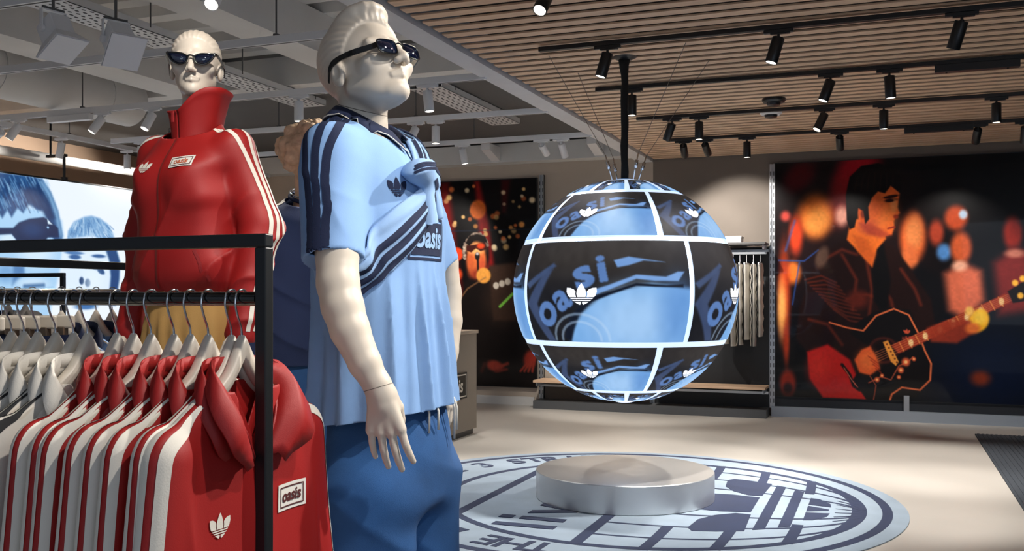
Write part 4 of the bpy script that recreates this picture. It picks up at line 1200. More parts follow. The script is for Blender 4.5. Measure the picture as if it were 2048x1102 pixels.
def head_field(Q, hair):
    x, y, z = Q; S = (x, np.abs(y), z)
    d = ell(S, (-.012, 0, .042), (.099, .077, .083))
    d = smin(d, ell(S, (.028, 0, -.026), (.066, .056, .074)), .03)
    d = smin(d, cap(S, (-.008, .047, -.040), (.064, .014, -.086), .0165, .0145), .024)
    d = smin(d, sph(S, (.078, 0, -.086), .0185), .02)
    d = smin(d, ell(S, (.060, .046, -.016), (.024, .020, .018)), .02)
    d = smin(d, cap(S, (.087, .012, .025), (.074, .046, .025), .010, .009), .014)
    d = smax(d, -ell(S, (.101, .033, .005), (.016, .019, .011)), .012)
    d = smin(d, sph(S, (.077, .032, .004), .0135), .004)
    d = smin(d, cap(S, (.090, 0, .018), (.118, 0, -.030), .0075, .0105), .010)
    d = smin(d, ell(S, (.107, .011, -.034), (.011, .008, .0075)), .006)
    d = smin(d, cap(S, (.0985, 0, -.0515), (.088, .021, -.055), .0060, .0016), .009)
    d = smin(d, cap(S, (.0965, 0, -.0625), (.087, .017, -.0615), .0068, .0016), .009)
    d = smax(d, -cap(S, (.1075, 0, -.0570), (.090, .024, -.0578), .0026), .003)
    e = ell(S, (-.014, .0765, -.004), (.021, .0105, .031))
    e = smax(e, -ell(S, (-.008, .089, -.004), (.0115, .009, .018)), .004)
    d = smin(d, e, .006)
    ang = np.arctan2(y, z-.0)
    if hair == 'short':
        h = ell(Q, (-.020, 0, .054), (.108, .083, .094)) - .0008*np.sin(ang*50+x*26+3*np.sin(x*30))
        h = smin(h, ell(Q, (.028, -.004, .122), (.062, .058, .026)) - .0006*np.sin(y*260+x*50) , .022)
        h = smax(h, .77*x-.637*z-.004-.012*np.sin(y*26), .005)
        d = smin(d, h, .003)
    elif hair == 'sleek':
        h = ell(Q, (-.014, 0, .045), (.1025, .0805, .0865)) - .0010*np.sin(ang*40+x*16)
        h = smax(h, .72*x-.69*z+.004, .004)
        d = smin(d, h, .003)
    return d

def frame_of(yaw, pitch, scale, origin):
    cy, sy, cp, spc = math.cos(yaw), math.sin(yaw), math.cos(pitch), math.sin(pitch)
    ex = np.array([cy*cp, sy*cp, spc]); ey = np.array([-sy, cy, 0]); ez = np.cross(ex, ey)
    return np.array(origin, float), ex, ey, ez, scale
def from_head(fr, p):
    o, ex, ey, ez, s = fr; return o + s*(p[0]*ex+p[1]*ey+p[2]*ez)

def head_mesh(fr, hair, neck, h=.0026):
    """neck: list of (point, radius) in body coordinates"""
    o, ex, ey, ez, s = fr
    def f(P):
        q = basis_P(P, o, ex, ey, ez); d = head_field((q[0]/s, q[1]/s, q[2]/s), hair)*s
        for (a, ra), (b, rb) in zip(neck[:-1], neck[1:]): d = smin(d, cap(P, a, b, ra, rb), .022)
        return d
    zlo = neck[-1][0][2]-.02
    lo = (o[0]-.16*s, o[1]-.14*s, zlo); hi = (o[0]+.17*s, o[1]+.14*s, o[2]+.185*s)
    V, Fq = snets(f, lo, hi, h)
    return relax(V, Fq, 1, .4), Fq

def glasses(fr, outline, cy, label, parent_loc, rotz, bridge_z, temple_w, tw=.0026, lensmat=None, metal_tips=False, bow0=.117):
    t = thing('sunglasses', label, 'sunglasses', parent_loc, rotz)
    bow = lambda y: bow0-1.9*y*y
    for sgn in (1, -1):
        pts = [from_head(fr, (bow(a), sgn*a, b)) for a, b in catmull([(p[0], p[1]) for p in outline+[outline[0]]], 40)]
        m = MB(); m.tube([tuple(p) for p in pts], tw*fr[4], 8, caps=False); rim = m.build('rim', M_frame, t, smooth=True)
        inner = catmull([(p[0], p[1]) for p in outline+[outline[0]]], 40)[:-1]
        c = np.mean(inner, 0); m = MB(); m.v = [tuple(from_head(fr, (bow(c[0])+.002, sgn*c[0], c[1])))]+[tuple(from_head(fr, (bow(a)-.0002, sgn*a, b))) for a, b in inner]
        n = len(inner); m.f = [[0, 1+i, 1+(i+1) % n] for i in range(n)]
        o = m.build('lens', lensmat or M_lensd, t, smooth=True); md = o.modifiers.new('t', 'SOLIDIFY'); md.thickness = .0015; md.offset = 0
        ymax = max(p[0] for p in outline); zt = [p[1] for p in outline if p[0] == ymax][0]
        path = [(bow(ymax)-.001, sgn*(ymax-.001), zt), (bow(ymax)-.012, sgn*(ymax+.007), zt), (.05, sgn*.083, zt*.6+.008), (.0, sgn*.0855, .018), (-.022, sgn*.088, .012), (-.036, sgn*.088, -.012)]
        C = catmull(path, 30); m = MB(); G = []
        for k, q in enumerate(C):
            hh = temple_w*(1 if k < 18 else 1-.5*(k-18)/12)
            G.append([tuple(from_head(fr, (q[0], q[1]-.0015*sgn, q[2]-hh))), tuple(from_head(fr, (q[0], q[1]+.0015*sgn, q[2]-hh))), tuple(from_head(fr, (q[0], q[1]+.0015*sgn, q[2]+hh))), tuple(from_head(fr, (q[0], q[1]-.0015*sgn, q[2]+hh))), tuple(from_head(fr, (q[0], q[1]-.0015*sgn, q[2]-hh)))])
        m.grid(G); tm = m.build('temple', M_frame, t)
        if metal_tips:
            m = MB()
            for dz in (-.004, .004):
                m.tube([tuple(from_head(fr, (bow(ymax)+.002-.016*u, sgn*(ymax+.0015+.007*u), zt+dz))) for u in (0, .5, 1)], .0011, 6)
            m.build('metal_inlay', M_chrome, tm, smooth=True)
    y0 = min(p[0] for p in outline)
    m = MB(); m.tube([tuple(from_head(fr, (bow(y0)+.002*(1-(u/y0)**2), u, bridge_z+.003*(1-(u/y0)**2)))) for u in np.linspace(-y0, y0, 9)], tw*1.05*fr[4], 8); m.build('bridge', M_frame, t, smooth=True)
    return t

def hand_caps(w, ed, et, ep, s=1.0, curl=(8, 16, 12), tuck=False, splay=1.0):
    """capsules of a hand; ed towards the fingertips, et towards the thumb side, ep towards the palm"""
    w, ed, et, ep = [np.array(v, float) for v in (w, ed, et, ep)]
    ed /= np.linalg.norm(ed); et -= ed*(et@ed); et /= np.linalg.norm(et); ep = ep-ed*(ep@ed)-et*(ep@et); ep /= np.linalg.norm(ep)
    T = lambda a, b, c: w + s*(a*ed+b*et+c*ep)
    palm = []; fing = []
    palm += [(T(-.01, .0, 0), T(.03, .002, 0), .023*s, .024*s)]
    base = [(.0325, .090, .076, .0089), (.011, .094, .084, .0091), (-.011, .091, .077, .0088), (-.0315, .083, .061, .0079)]
    for (b, a, L, r) in base:
        palm.append((T(.022, b*.45, .001), T(a-.006, b, .0), .0165*s, .0118*s))
        p = np.array([a-.006, b*1.0, .0]); angs = 0; sp = b*1.6*splay
        for frac, cu, rr0, rr1 in ((.45, curl[0], 1.0, .93), (.30, curl[1], .93, .86), (.25, curl[2], .86, .72)):
            angs += math.radians(cu)*(1+.25*abs(b)/.028)
            q = p + L*frac*np.array([math.cos(angs), sp*math.cos(angs)*3, math.sin(angs)])
            fing.append((T(*p), T(*q), r*rr0*s, r*rr1*s)); p = q
    th = [(.012, .020, .006), (.040, .040, .014), (.070, .050, .022), (.096, .052, .030)]
    if tuck: th = [(.012, .016, .010), (.040, .024, .024), (.066, .022, .036), (.088, .016, .042)]
    for k in range(3): (palm if k == 0 else fing).append((T(*th[k]), T(*th[k+1]), (.016, .0125, .0105)[k]*s, (.0125, .0105, .0085)[k]*s))
    return palm, fing

def arm_mesh(joints, palm, fing, h=.0024):
    """joints: (point, radius) from the upper arm to the wrist"""
    pts = np.array([p for p, _ in joints]+[f[1] for f in fing]+[f[0] for f in palm])
    lo = pts.min(0)-.06; hi = pts.max(0)+.06
    lo[2] += .035
    def f(P):
        d = None
        for (a, ra), (b, rb) in zip(joints[:-1], joints[1:]):
            e = cap(P, a, b, ra, rb); d = e if d is None else smin(d, e, .008)
        p = None
        for (a, b, r0, r1) in palm:
            e = cap(P, a, b, r0, r1); p = e if p is None else smin(p, e, .011)
        g = None
        for (a, b, r0, r1) in fing:
            e = cap(P, a, b, r0, r1); g = e if g is None else np.minimum(g, e)
        p = smin(p, g, .004)
        return smin(d, p, .018)
    V, Fq = snets(f, lo, hi, h)
    return relax(V, Fq, 1, .5), Fq

def prof(zs, vals):
    zs = np.array(zs); vals = np.array(vals)
    def f(z): 
        return np.interp(z, zs, vals)
    def g(z): return (f(z-.03)+f(z-.015)+f(z)*2+f(z+.015)+f(z+.03))/6
    return g
def torso_field(P, zs, A, B, C, pw=2.3):
    a = prof(zs, A)(P[2]); b = prof(zs, B)(P[2]); c = prof(zs, C)(P[2])
    k = (np.abs((P[0]-c)/a)**pw+np.abs(P[1]/b)**pw)**(1/pw)
    return (k-1)*np.minimum(a, b)*.9
def waves(P, seed, amp, kxy=28, kz=5, n=6):
    r = np.random.default_rng(seed); o = 0
    for i in range(n):
        th = r.uniform(0, 2*PI); k = kxy*r.uniform(.6, 1.4)
        o = o + np.sin(k*(math.cos(th)*P[0]+math.sin(th)*P[1])+kz*r.uniform(-1.5, 1.5)*P[2]+r.uniform(0, 6))
    return amp*o/n**.5

def plinth(x, y, h, label, w=.34):
    t = thing('display_plinth', label, 'plinth', (x, y, 0))
    m = MB(); m.box((-w, -w, .03), (w, w, h)); m.build('body', M_plinth, t, bevel=.004)
    m = MB(); m.box((-w+.03, -w+.03, 0), (w-.03, w-.03, .03)); m.build('toe_kick', M_black, t)

# ------------------------------------------------------------------ man in the pale blue shirt
MX, MY, MPZ = -1.177, 2.12, .32
man = thing('mannequin', 'cream male mannequin head and arms wearing pale blue shirt and jeans', 'mannequin', (MX, MY, MPZ))
Z = (0, 0, -MPZ)
plinth(MX+.03, MY+.03, MPZ, 'low white plinth under the mannequin in the blue shirt', .32)
frM = frame_of(math.radians(-23), math.radians(24), 1.10, (.006, -.030, 1.985))
V, Fq = head_mesh(frM, 'short', [((-.02, -.012, 1.93), .060), ((-.03, -.002, 1.86), .058), ((-.035, 0, 1.78), .066), ((-.035, 0, 1.74), .075)])
obj('head', make_mesh('head', V, Fq, True), M_skin, man, Z)
bv = bvh_of(V, Fq)
ring = []
for a in np.linspace(0, 2*PI, 60):
    c = np.array([-.022, -.008, 1.905-.018*math.cos(a+.3)]); d = Vector((math.cos(a), math.sin(a), 0))
    hit, nn, _, _ = bv.ray_cast(Vector(c)+d*.15, -d, .3); ring.append(tuple(hit+nn*-.0004) if hit else tuple(Vector(c)+d*.06))
m = MB(); m.tube(ring, .0012, 6, caps=False); m.build('neck_joint', M_seam, man, loc=Z)

zs = [1.08, 1.16, 1.28, 1.40, 1.52, 1.62, 1.72, 1.79, 1.84, 1.88, 1.92, 1.97]
A = [.170, .166, .155, .146, .140, .142, .134, .115, .090, .070, .064, .060]
B = [.232, .228, .222, .218, .216, .220, .222, .212, .165, .100, .074, .068]
C = [.040, .038, .032, .024, .016, .018, .010, -.008, -.022, -.028, -.030, -.030]
CUF = np.array([.07, .097, -.33]); CUF /= np.linalg.norm(CUF)
def shirt_field(P):
    d = torso_field(P, zs, A, B, C)
    S = (P[0], np.abs(P[1]), P[2])
    sl = cap((S[0], S[1], S[2]), (-.01, .185, 1.790), (.060, .282, 1.46), .066, .078)
    sl = smax(sl, (S[0]-.056)*CUF[0]+(S[1]-.27)*CUF[1]+(S[2]-1.525)*CUF[2], .002)
    d = smin(d, sl, .04)
    low = sstep(1.58, 1.35, P[2])*sstep(.25, .21, np.abs(P[1]))
    th = np.arctan2(P[1], P[0]-.03)
    d = d + low*(.0075-.016*crease(5.5*th+1.2*P[2]+.6, 1.6)+.003*np.sin(23*th-4*P[2]))
    sl_ = sstep(.20, .26, np.abs(P[1]))
    d = d - .0030*sl_*crease(16*(P[2]+.5*P[0])+1.0, 3)*sstep(1.56, 1.62, P[2])*sstep(1.80, 1.72, P[2])
    d = d + waves(P, 3, .0034, 34, 12)
    # creases running from the shoulder to the chest
    d = d + .004-.011*crease(19*(P[0]*.75+P[2]*.5-np.abs(P[1])*.25)+.7, 2.2)*sstep(1.56, 1.66, P[2])*sstep(1.84, 1.74, P[2])*sstep(.03, .09, P[0])
    return d
h = .0055
V, Fq = snets(shirt_field, (-.23, -.40, 1.10), (.28, .40, 1.97), h)
V, Fq = cut(V, Fq, plane_cut((.05, 0, 1.165), (.13, .02, -1)), h)
def open_cuff(V, Fq, n, p, tf, h):
    """take away the closed end of a sleeve"""
    S = np.stack([V[:, 0], np.abs(V[:, 1]), V[:, 2]], 1)
    pd = np.abs((S-np.array(p))@n); far = tf((V[:, 0], V[:, 1], V[:, 2])) > .012
    cp = (pd < .75*h) & far
    return V, Fq[~cp[Fq].all(1)]
V, Fq = open_cuff(V, Fq, CUF, (.056, .27, 1.525), lambda P: torso_field(P, zs, A, B, C), h)
V, Fq = cut(V, Fq, plane_cut((-.03, 0, 1.870), (.42, 0, .9), lambda v: (np.abs(v[:, 1]) < .12) & (v[:, 2] > 1.78)), h)
V, Fq = compact(V, Fq)
bvS = bvh_of(V, Fq)
shirt = cloth_obj('shirt', V, Fq, M_blue, man, .0035, Z)
# shoulder stripes of both sleeves
for s in (-1, 1):
    for k in (-1, 0, 1):
        x = k*.032
        pts = [(-.035+x*.45, s*.095, 1.90), (-.02+x*.75, s*.14, 1.875), (-.008+x, s*.20, 1.83), (.0+x, s*.27, 1.76), (.025+x, s*.33, 1.66), (.045+x, s*.36, 1.58), (.056+x, s*.372, 1.537)]
        ribbon(bvS, pts, .0195, .0016, 70).build('shoulder_stripe', M_navy, shirt, smooth=True)
# hem stitching and side seam
m = ribbon(bvS, [(.0, -.40, 1.70), (-.03, -.33, 1.80), (.05, -.20, 1.83)], .0015, .001, 30, 1)
# polo collar
G = []; NA = 56
for i in range(NA+1):
    t = i/NA; a = math.radians(20)+t*math.radians(320)
    fr_ = (math.cos(a)+1)/2
    ztop = 1.915-.075*fr_**1.6; r0 = .0615+.006*fr_
    ctr = np.array([-.030+.028*fr_, 0, 0]); d = np.array([math.cos(a), math.sin(a), 0])
    row = []
    dro = .045+.022*sstep(.55, 1.0, fr_)
    for j, (rr, dz) in enumerate(((0, -.02), (.001, -.004), (.006, .002), (.013, -.004), (.024, -.45*dro), (.036, -dro))):
        p = ctr+d*(r0+rr)+np.array([0, 0, ztop+dz]); 
        if j >= 4:
            q, nn, _, _ = bvS.find_nearest(Vector(p)); out = (Vector(p)-q).dot(nn)
            if out < .009: p = np.array(q+nn*.009)
        row.append(tuple(p))
    G.append(row)
m = MB(); m.grid(G); o = m.build('collar', M_navy, shirt, smooth=True); md = o.modifiers.new('t', 'SOLIDIFY'); md.thickness = .003
G2 = None
_unused = lambda: [[tuple(np.array(r[5])+np.array([0, 0, .0055])*1.0+np.array(r[5])*0+0.0015*(np.array(r[5])-np.array(r[3]))/.03) for r in G], [tuple(np.array(r[5])*.80+np.array(r[4])*.20+np.array([0, 0, .006])) for r in G]]
m = MB(); m.tube([r[5] for r in G], .0016, 6); m.build('collar_piping', M_ws, shirt, smooth=True)
# placket with buttons
pl = [(.085, -.006, 1.80), (.115, -.006, 1.76), (.135, -.004, 1.71), (.15, -.003, 1.66)]
ribbon(bvS, pl, .032, .003, 30).build('placket', M_blue2, shirt, smooth=True)
for p in pl[1:]:
    q, nn, _, _ = bvS.find_nearest(Vector(p)); m = MB(); m.lathe([(.0055, .0035), (.0055, .0055), (.003, .006)], 14, Matrix.Translation(q) @ nn.to_track_quat('Z', 'Y').to_matrix().to_4x4()); m.build('button', M_blue2, shirt, smooth=True, auto=40)
# chest emblem (wearer's right) and block badge
decal(bvS, EMB, (.140, -.122, 1.700), (.45, .89, .04), (-.22, .06, 1), .0275, M_navy, 'emblem', shirt, .002, .006)
blk = polys(rect2(-.078, -.040, .078, .040)); bd = decal(bvS, blk, (.17, -.005, 1.585), (0, 1, 0), (0, 0, 1), 1.0, M_navy, 'chest_badge', shirt, .0022)
decal(bvS, frame2(-.088, -.052, .088, .052, .006), (.17, -.005, 1.585), (0, 1, 0), (0, 0, 1), 1.0, M_navy, 'badge_border', bd, .0022)
decal(bvS, text_tris('oasis', .072, .03, .1), (.17, -.005, 1.587), (0, 1, 0), (0, 0, 1), 1.0, M_blue2, 'badge_lettering', bd, .0036, .006)
for o_ in (bd,): pass
for ch in [c for c in shirt.children] + [c for c in bd.children]: pass

# arms with hands
RW = (.176, -.288, 1.247)
palm, fing = hand_caps(RW, (.17, .0, -1), (1, .15, .2), (-.1, 1, 0), 1.03, (5, 12, 10), True, .75)
V, Fq = arm_mesh([((.045, -.255, 1.60), .042), ((.062, -.272, 1.54), .0465), ((.074, -.288, 1.475), .0455), ((.090, -.296, 1.425), .0450), ((.110, -.299, 1.375), .0420), ((.145, -.297, 1.305), .0345), (RW, .0275)], palm, fing)
ra = obj('arm', make_mesh('arm', V, Fq, True), M_skin, man, Z)
def wrist_joint(V, Fq, c, d, par):
    bv = bvh_of(V, Fq); c = Vector(c); d = Vector(d).normalized(); u = d.orthogonal().normalized(); w = d.cross(u); ring = []
    for a in np.linspace(0, 2*PI, 48):
        e = u*math.cos(a)+w*math.sin(a); hit, nn, _, _ = bv.ray_cast(c+e*.06, -e, .08)
        ring.append(tuple(hit-nn*.0003) if hit else tuple(c+e*.027))
    m = MB(); m.tube(ring, .0009, 6, caps=False); m.build('wrist_joint', M_seam, par)
wrist_joint(V, Fq, (.172, -.288, 1.254), (.30, .05, -1), ra)
LW = (.085, .232, 1.238)
palm, fing = hand_caps(LW, (.22, .02, -1), (.15, -1, 0), (-1, -.1, 0), .97, (14, 26, 22))
V, Fq = arm_mesh([((.045, .255, 1.60), .042), ((.055, .272, 1.54), .047), ((.06, .290, 1.455), .044), ((.068, .280, 1.38), .043), ((.076, .255, 1.30), .036), (LW, .027)], palm, fing)
la = obj('arm', make_mesh('arm', V, Fq, True), M_skin, man, Z)

# jeans
def jeans_field(P):
    x, y, z = P
    hip = torso_field(P, [.8, .92, 1.0, 1.1, 1.2, 1.26], [.12, .135, .138, .13, .115, .105], [.14, .185, .19, .18, .165, .155], [.05, .05, .05, .05, .045, .04])
    hip = smax(hip, .93-z, .05)
    l1 = cap(P, (.035, -.098, .98), (-.005, -.115, .30), .122, .098)
    l2 = cap(P, (.060, .098, .98), (.06, .115, .30), .116, .098)
    d = smin(hip, np.minimum(l1, l2), .035)
    d = d + waves(P, 9, .0030, 26, 16) - .008*crease(13*(P[2]+.7*P[0]+.3*P[1])+.4, 2.4)*sstep(1.12, .98, P[2])
    return d
V, Fq = snets(jeans_field, (-.16, -.27, .30), (.26, .27, 1.24), .0075)
V, Fq = cut(V, Fq, plane_cut((0, 0, .335), (0, 0, -1)), .0075); V, Fq = cut(V, Fq, plane_cut((0, 0, 1.215), (0, 0, 1)), .0075)
V, Fq = compact(V, Fq); bvJ = bvh_of(V, Fq)
jeans = cloth_obj('jeans', V, Fq, M_denim, man, .004, Z)
M_cord = mat('cord_white', '#d8d4cc', .8)
for (y, x, L) in ((-.055, .17, .05), (-.025, .18, .045), (.060, .19, .055), (.045, .19, .075)):
    m = MB(); m.tube([(x, y, 1.20), (x+.008, y+.002, 1.175), (x+.006, y+.006, 1.175-L)], .0028, 8); m.build('drawstring', M_cord, man, smooth=True, loc=Z)
m = MB()
for s, x in ((-1, -.005), (1, .10)):
    m2 = MB(); pr_ = [(-.09, 0), (-.10, .03), (-.08, .075), (-.02, .09), (.05, .07), (.13, .055), (.17, .03), (.17, 0)]
    G = [[(x+a*1.0, s*.112+b*.045*math.cos(t), .001+hh*max(0, math.sin(t))) for t in np.linspace(0, PI, 9)] for a, hh, b in [(-.10, .05, .6), (-.08, .09, .9), (-.02, .10, 1), (.06, .085, 1.05), (.13, .06, 1), (.18, .035, .55)]]
    m2.grid(G); o_ = m2.build('shoe', M_ws, man, smooth=True); md = o_.modifiers.new('t', 'SOLIDIFY'); md.thickness = .004

# second shirt knotted across the chest (a thing of its own)
sash = thing('knotted_shirt', 'pale blue striped shirt tied diagonally across the mannequin chest with a knot', 'shirt', (MX, MY, MPZ))
def sash_piece(pts, w, lift, stripes, name, n=64, na=26):
    C = catmull(pts, n); P = []; N = []
    for c in C:
        p, nn, _, _ = bvS.find_nearest(Vector(c)); P.append(p); N.append(nn)
    for _ in range(8):
        N = [(N[max(i-1, 0)]+N[i]+N[min(i+1, n-1)]).normalized() for i in range(n)]
        P = [P[0]]+[(P[i-1]+P[i]*2+P[i+1])/4 for i in range(1, n-1)]+[P[-1]]
    G = []
    for i in range(n):
        t = (P[min(i+1, n-1)]-P[max(i-1, 0)]).normalized(); sd = N[i].cross(t).normalized(); row = []
        ww = w(i/(n-1))
        for j in range(na+1):
            f = j/na; q = P[i]+sd*(ww*(f-.5)); r, nn, _, _ = bvS.find_nearest(q)
            if (r-q).length > .03: r = q
            out = max(0, (q-r).dot(N[i]))
            row.append(r+N[i]*(out+.003+lift*math.sin(PI*f)**.6+.0022*math.sin(f*19+i*.12)))
        G.append(row)
    m = MB(); m.grid(G); o = m.build(name, M_blue2, sash, smooth=True, loc=Z); md = o.modifiers.new('t', 'SOLIDIFY'); md.thickness = .003
    for (j0, j1) in stripes:
        m = MB(); m.grid([[tuple(Vector(G[i][j])+N[i]*.0045) for j in range(j0, j1+1)] for i in range(n)]); m.build('stripe', M_navy, o, smooth=True)
    return G
sash_piece([(.0, -.205, 1.47), (.06, -.19, 1.515), (.115, -.155, 1.560), (.150, -.105, 1.610), (.172, -.045, 1.665), (.170, -.022, 1.72)],
           lambda t: .108-.045*sstep(.50, 1.0, t), .016, ((1, 5), (7, 11), (13, 17)), 'sash')
sash_piece([(.160, -.015, 1.735), (.135, .03, 1.785), (.08, .075, 1.84), (.0, .105, 1.875), (-.07, .12, 1.84), (-.125, .08, 1.70), (-.14, 0, 1.5)],
           lambda t: .075+.03*t, .014, ((6, 9), (12, 15), (18, 21)), 'shoulder_band')
KC, KB, KS = np.array((.160, -.035, 1.736)), np.array((.19, .0, 1.742)), .82
def kp(p): return tuple((np.array(p)-KB)*KS+KC)
def knot_field(P):
    P = [(P[i]-KC[i])/KS+KB[i] for i in range(3)]
    d = ell(P, (.190, -.030, 1.742), (.045, .060, .042))
    d = smin(d, ell(P, (.185, .020, 1.735), (.040, .045, .046)), .02)
    d = smin(d, cap(P, (.190, .0, 1.72), (.192, .006, 1.58), .030, .042), .02)
    d = smin(d, cap(P, (.18, .035, 1.74), (.18, .080, 1.63), .026, .038), .015)
    return (d + .004-.012*crease(30*(P[2]-.55*P[1]), 1.5)*sstep(1.70, 1.72, P[2]) + .012*crease(40*P[1]+9*P[2], 1.6)*sstep(1.71, 1.66, P[2]) + waves(P, 5, .003, 60, 8))*KS
V, Fq = snets(knot_field, (.10, -.12, 1.55), (.27, .14, 1.82), .004)
V, Fq = cut(V, Fq, plane_cut(kp((.2, 0, 1.600)), (0, .25, -1), lambda v: v[:, 2] < 1.66), .004); V, Fq = compact(V, Fq)
kn = cloth_obj('knot', V, Fq, M_blue2, sash, .003, Z); bvK = bvh_of(V, Fq)
for k in range(3):
    ribbon(bvK, [kp(q) for q in [(.20, -.095+k*.0, 1.735+k*.012), (.235, -.05, 1.752+k*.013), (.24, .0, 1.752+k*.011), (.215, .055, 1.735+k*.009)]], .0065, .0015, 40).build('stripe', M_navy, kn, smooth=True)
ribbon(bvK, [kp(q) for q in [(.235, -.005, 1.725), (.24, .010, 1.705), (.235, .02, 1.69)]], .014, .002, 20).build('stripe', M_navy, kn, smooth=True)

glasses(frM, [(.009, -.003), (.013, .008), (.034, .0105), (.053, .008), (.057, -.004), (.053, -.020), (.034, -.0245), (.013, -.021)], .033,
        'slim rectangular dark sunglasses on the mannequin in the blue shirt', (MX, MY, 0), 0, .002, .0065, .0016, bow0=.113)

# ------------------------------------------------------------------ woman in the red track jacket
FX, FY, FPZ, FROT = -2.055, 2.54, .42, math.radians(-96)
wom = thing('mannequin', 'cream female mannequin with sleek hair wearing a red track jacket and khaki trousers', 'mannequin', (FX, FY, FPZ), FROT)
Z = (0, 0, -FPZ)
plinth(FX, FY, FPZ, 'white plinth under the mannequin in the red jacket', .30)
frF = frame_of(math.radians(37), math.radians(4), .96, (.0, .006, 2.168))
V, Fq = head_mesh(frF, 'sleek', [((-.012, 0, 2.10), .047), ((-.018, 0, 2.03), .046), ((-.02, 0, 1.95), .06)])
obj('head', make_mesh('head', V, Fq, True), M_skin, wom, Z)
zs = [1.42, 1.455, 1.49, 1.56, 1.66, 1.76, 1.84, 1.90, 1.945, 1.98, 2.02, 2.06]
A = [.112, .122, .142, .142, .134, .134, .126, .102, .078, .066, .064, .062]
B = [.165, .172, .190, .188, .180, .184, .190, .186, .145, .085, .068, .066]
C = [.010, .010, .012, .014, .014, .018, .012, -.002, -.014, -.018, -.018, -.018]
def jacket_field(P):
    d = smax(torso_field(P, zs, A, B, C), 1.455-P[2], .003)
    S = (P[0], np.abs(P[1]), P[2])
    bust = ell(S, (.090, .075, 1.79), (.055, .065, .065)); d = smin(d, bust, .05)
    up = cap(S, (-.008, .165, 1.905), (-.035, .245, 1.66), .062, .060)
    lo_ = cap(S, (-.035, .245, 1.66), (.045, .232, 1.33), .060, .046)
    d = smin(d, smin(up, lo_, .03), .028)
    body = sstep(.24, .16, S[1])
    d = d + waves(P, 21, .0036, 30, 18)
    # drag lines from the bust to the hem, sleeve rumples
    d = d - .014*body*crease(15*(P[1]*.9-P[2]*.55)+.9, 2.6)*sstep(1.80, 1.68, P[2])*sstep(1.46, 1.55, P[2])*sstep(-.02, .05, P[0])
    d = d - .010*(1-body)*crease(26*P[2]+10*P[0]+2*np.sin(18*P[1]), 2.2)*sstep(1.80, 1.68, P[2])
    d = d + .006*body*np.sin(38*(P[2]-.7*S[1]))*sstep(.06, .12, S[1])*sstep(1.70, 1.76, P[2])*sstep(1.88, 1.82, P[2])
    return d
h = .0055
V, Fq = snets(jacket_field, (-.20, -.34, 1.27), (.24, .34, 2.06), h)
def sleeves_f(P):
    S = (P[0], np.abs(P[1]), P[2])
    return np.minimum(cap(S, (-.008, .165, 1.905), (-.035, .245, 1.66), .062, .060), cap(S, (-.035, .245, 1.66), (.045, .232, 1.33), .060, .046))
cp = (np.abs(V[:, 2]-1.455) < .009) & (sleeves_f((V[:, 0], V[:, 1], V[:, 2])) > .010)
Fq = Fq[~cp[Fq].all(1)]
V, Fq = cut(V, Fq, plane_cut((0, 0, 1.305), (0, 0, -1)), h)
V, Fq = cut(V, Fq, plane_cut((-.018, 0, 1.985), (.45, 0, .9), lambda v: np.abs(v[:, 1]) < .11), h)
V, Fq = compact(V, Fq); bvF = bvh_of(V, Fq)
jack = cloth_obj('track_jacket', V, Fq, M_red, wom, .0035, Z)
# funnel collar, folded out on the wearer's left
G = []; NA = 60
for i in range(NA+1):
    t = i/NA; a = math.radians(.6)+t*math.radians(358.8); ca, sa = math.cos(a), math.sin(a)
    row = []
    front = (ca+1)/2; left = float(sstep(.05, 1.0, sa))
    ztop = 2.072-.040*front*(1-left)+.030*left; flare = .010+.040*left*(.4+.6*front)+.006*front
    for j in range(9):
        f = j/8; r = .070+.004*math.sin(6*a)*f+flare*f**1.5
        z = 1.955-.028*front+(ztop-1.955+.028*front)*f
        if j == 8: r += .004; z -= .004
        row.append((-.016+ca*r*1.0+.010*front*(1-f), sa*r, z))
    G.append(row)
m = MB(); m.grid(G); col_ = m.build('collar', M_red, jack, smooth=True); md = col_.modifiers.new('t', 'SOLIDIFY'); md.thickness = .004
# zip, pocket welt, hem rib, stripes, emblem, badge
zp = [(.075, .004, 1.935), (.125, .002, 1.88), (.15, 0, 1.80), (.155, 0, 1.70), (.155, 0, 1.58), (.14, 0, 1.47)]
ribbon(bvF, zp, .011, .002, 70).build('zip_tape', M_rib, jack, smooth=True)
ribbon(bvF, zp, .0035, .0032, 120, 1).build('zip_teeth', mat('zip_teeth', '#7a3a30', .35, .5), jack)
m = MB(); m.box((.088, -.005, 1.985), (.094, .005, 2.02)); m.build('zip_pull', M_rib, jack, bevel=.0015)
m = MB(); m.tube([(.072+.012*k, .004, 1.935+.012*k*1.6) for k in range(6)], .004, 8)
for s in (1, -1):
    ribbon(bvF, [(.11, s*.115, 1.585), (.09, s*.150, 1.50)], .010, .0022, 20).build('pocket_welt', M_rib, jack, smooth=True)
    for k in (-1, 0, 1):
        x = k*.026
        pts = [(-.005+x*.5, s*.09, 1.965), (-.006+x*.8, s*.15, 1.945), (-.008+x, s*.21, 1.90), (-.018+x, s*.265, 1.82), (-.030+x, s*.31, 1.70), (-.020+x, s*.31, 1.60), (.005+x, s*.30, 1.50), (.025+x, s*.29, 1.42), (.04+x, s*.285, 1.34)]
        ribbon(bvF, pts, .0135, .0016, 90).build('sleeve_stripe', M_ws, jack, smooth=True)
hemr = [(.125*math.cos(a)+.01, .176*math.sin(a), 1.468) for a in np.linspace(-PI, PI, 50)]
decal(bvF, EMB, (.14, -.062, 1.842), (.25, 1, 0), (-.1, 0, 1), .0235, M_ws, 'emblem', jack, .0024, .006)
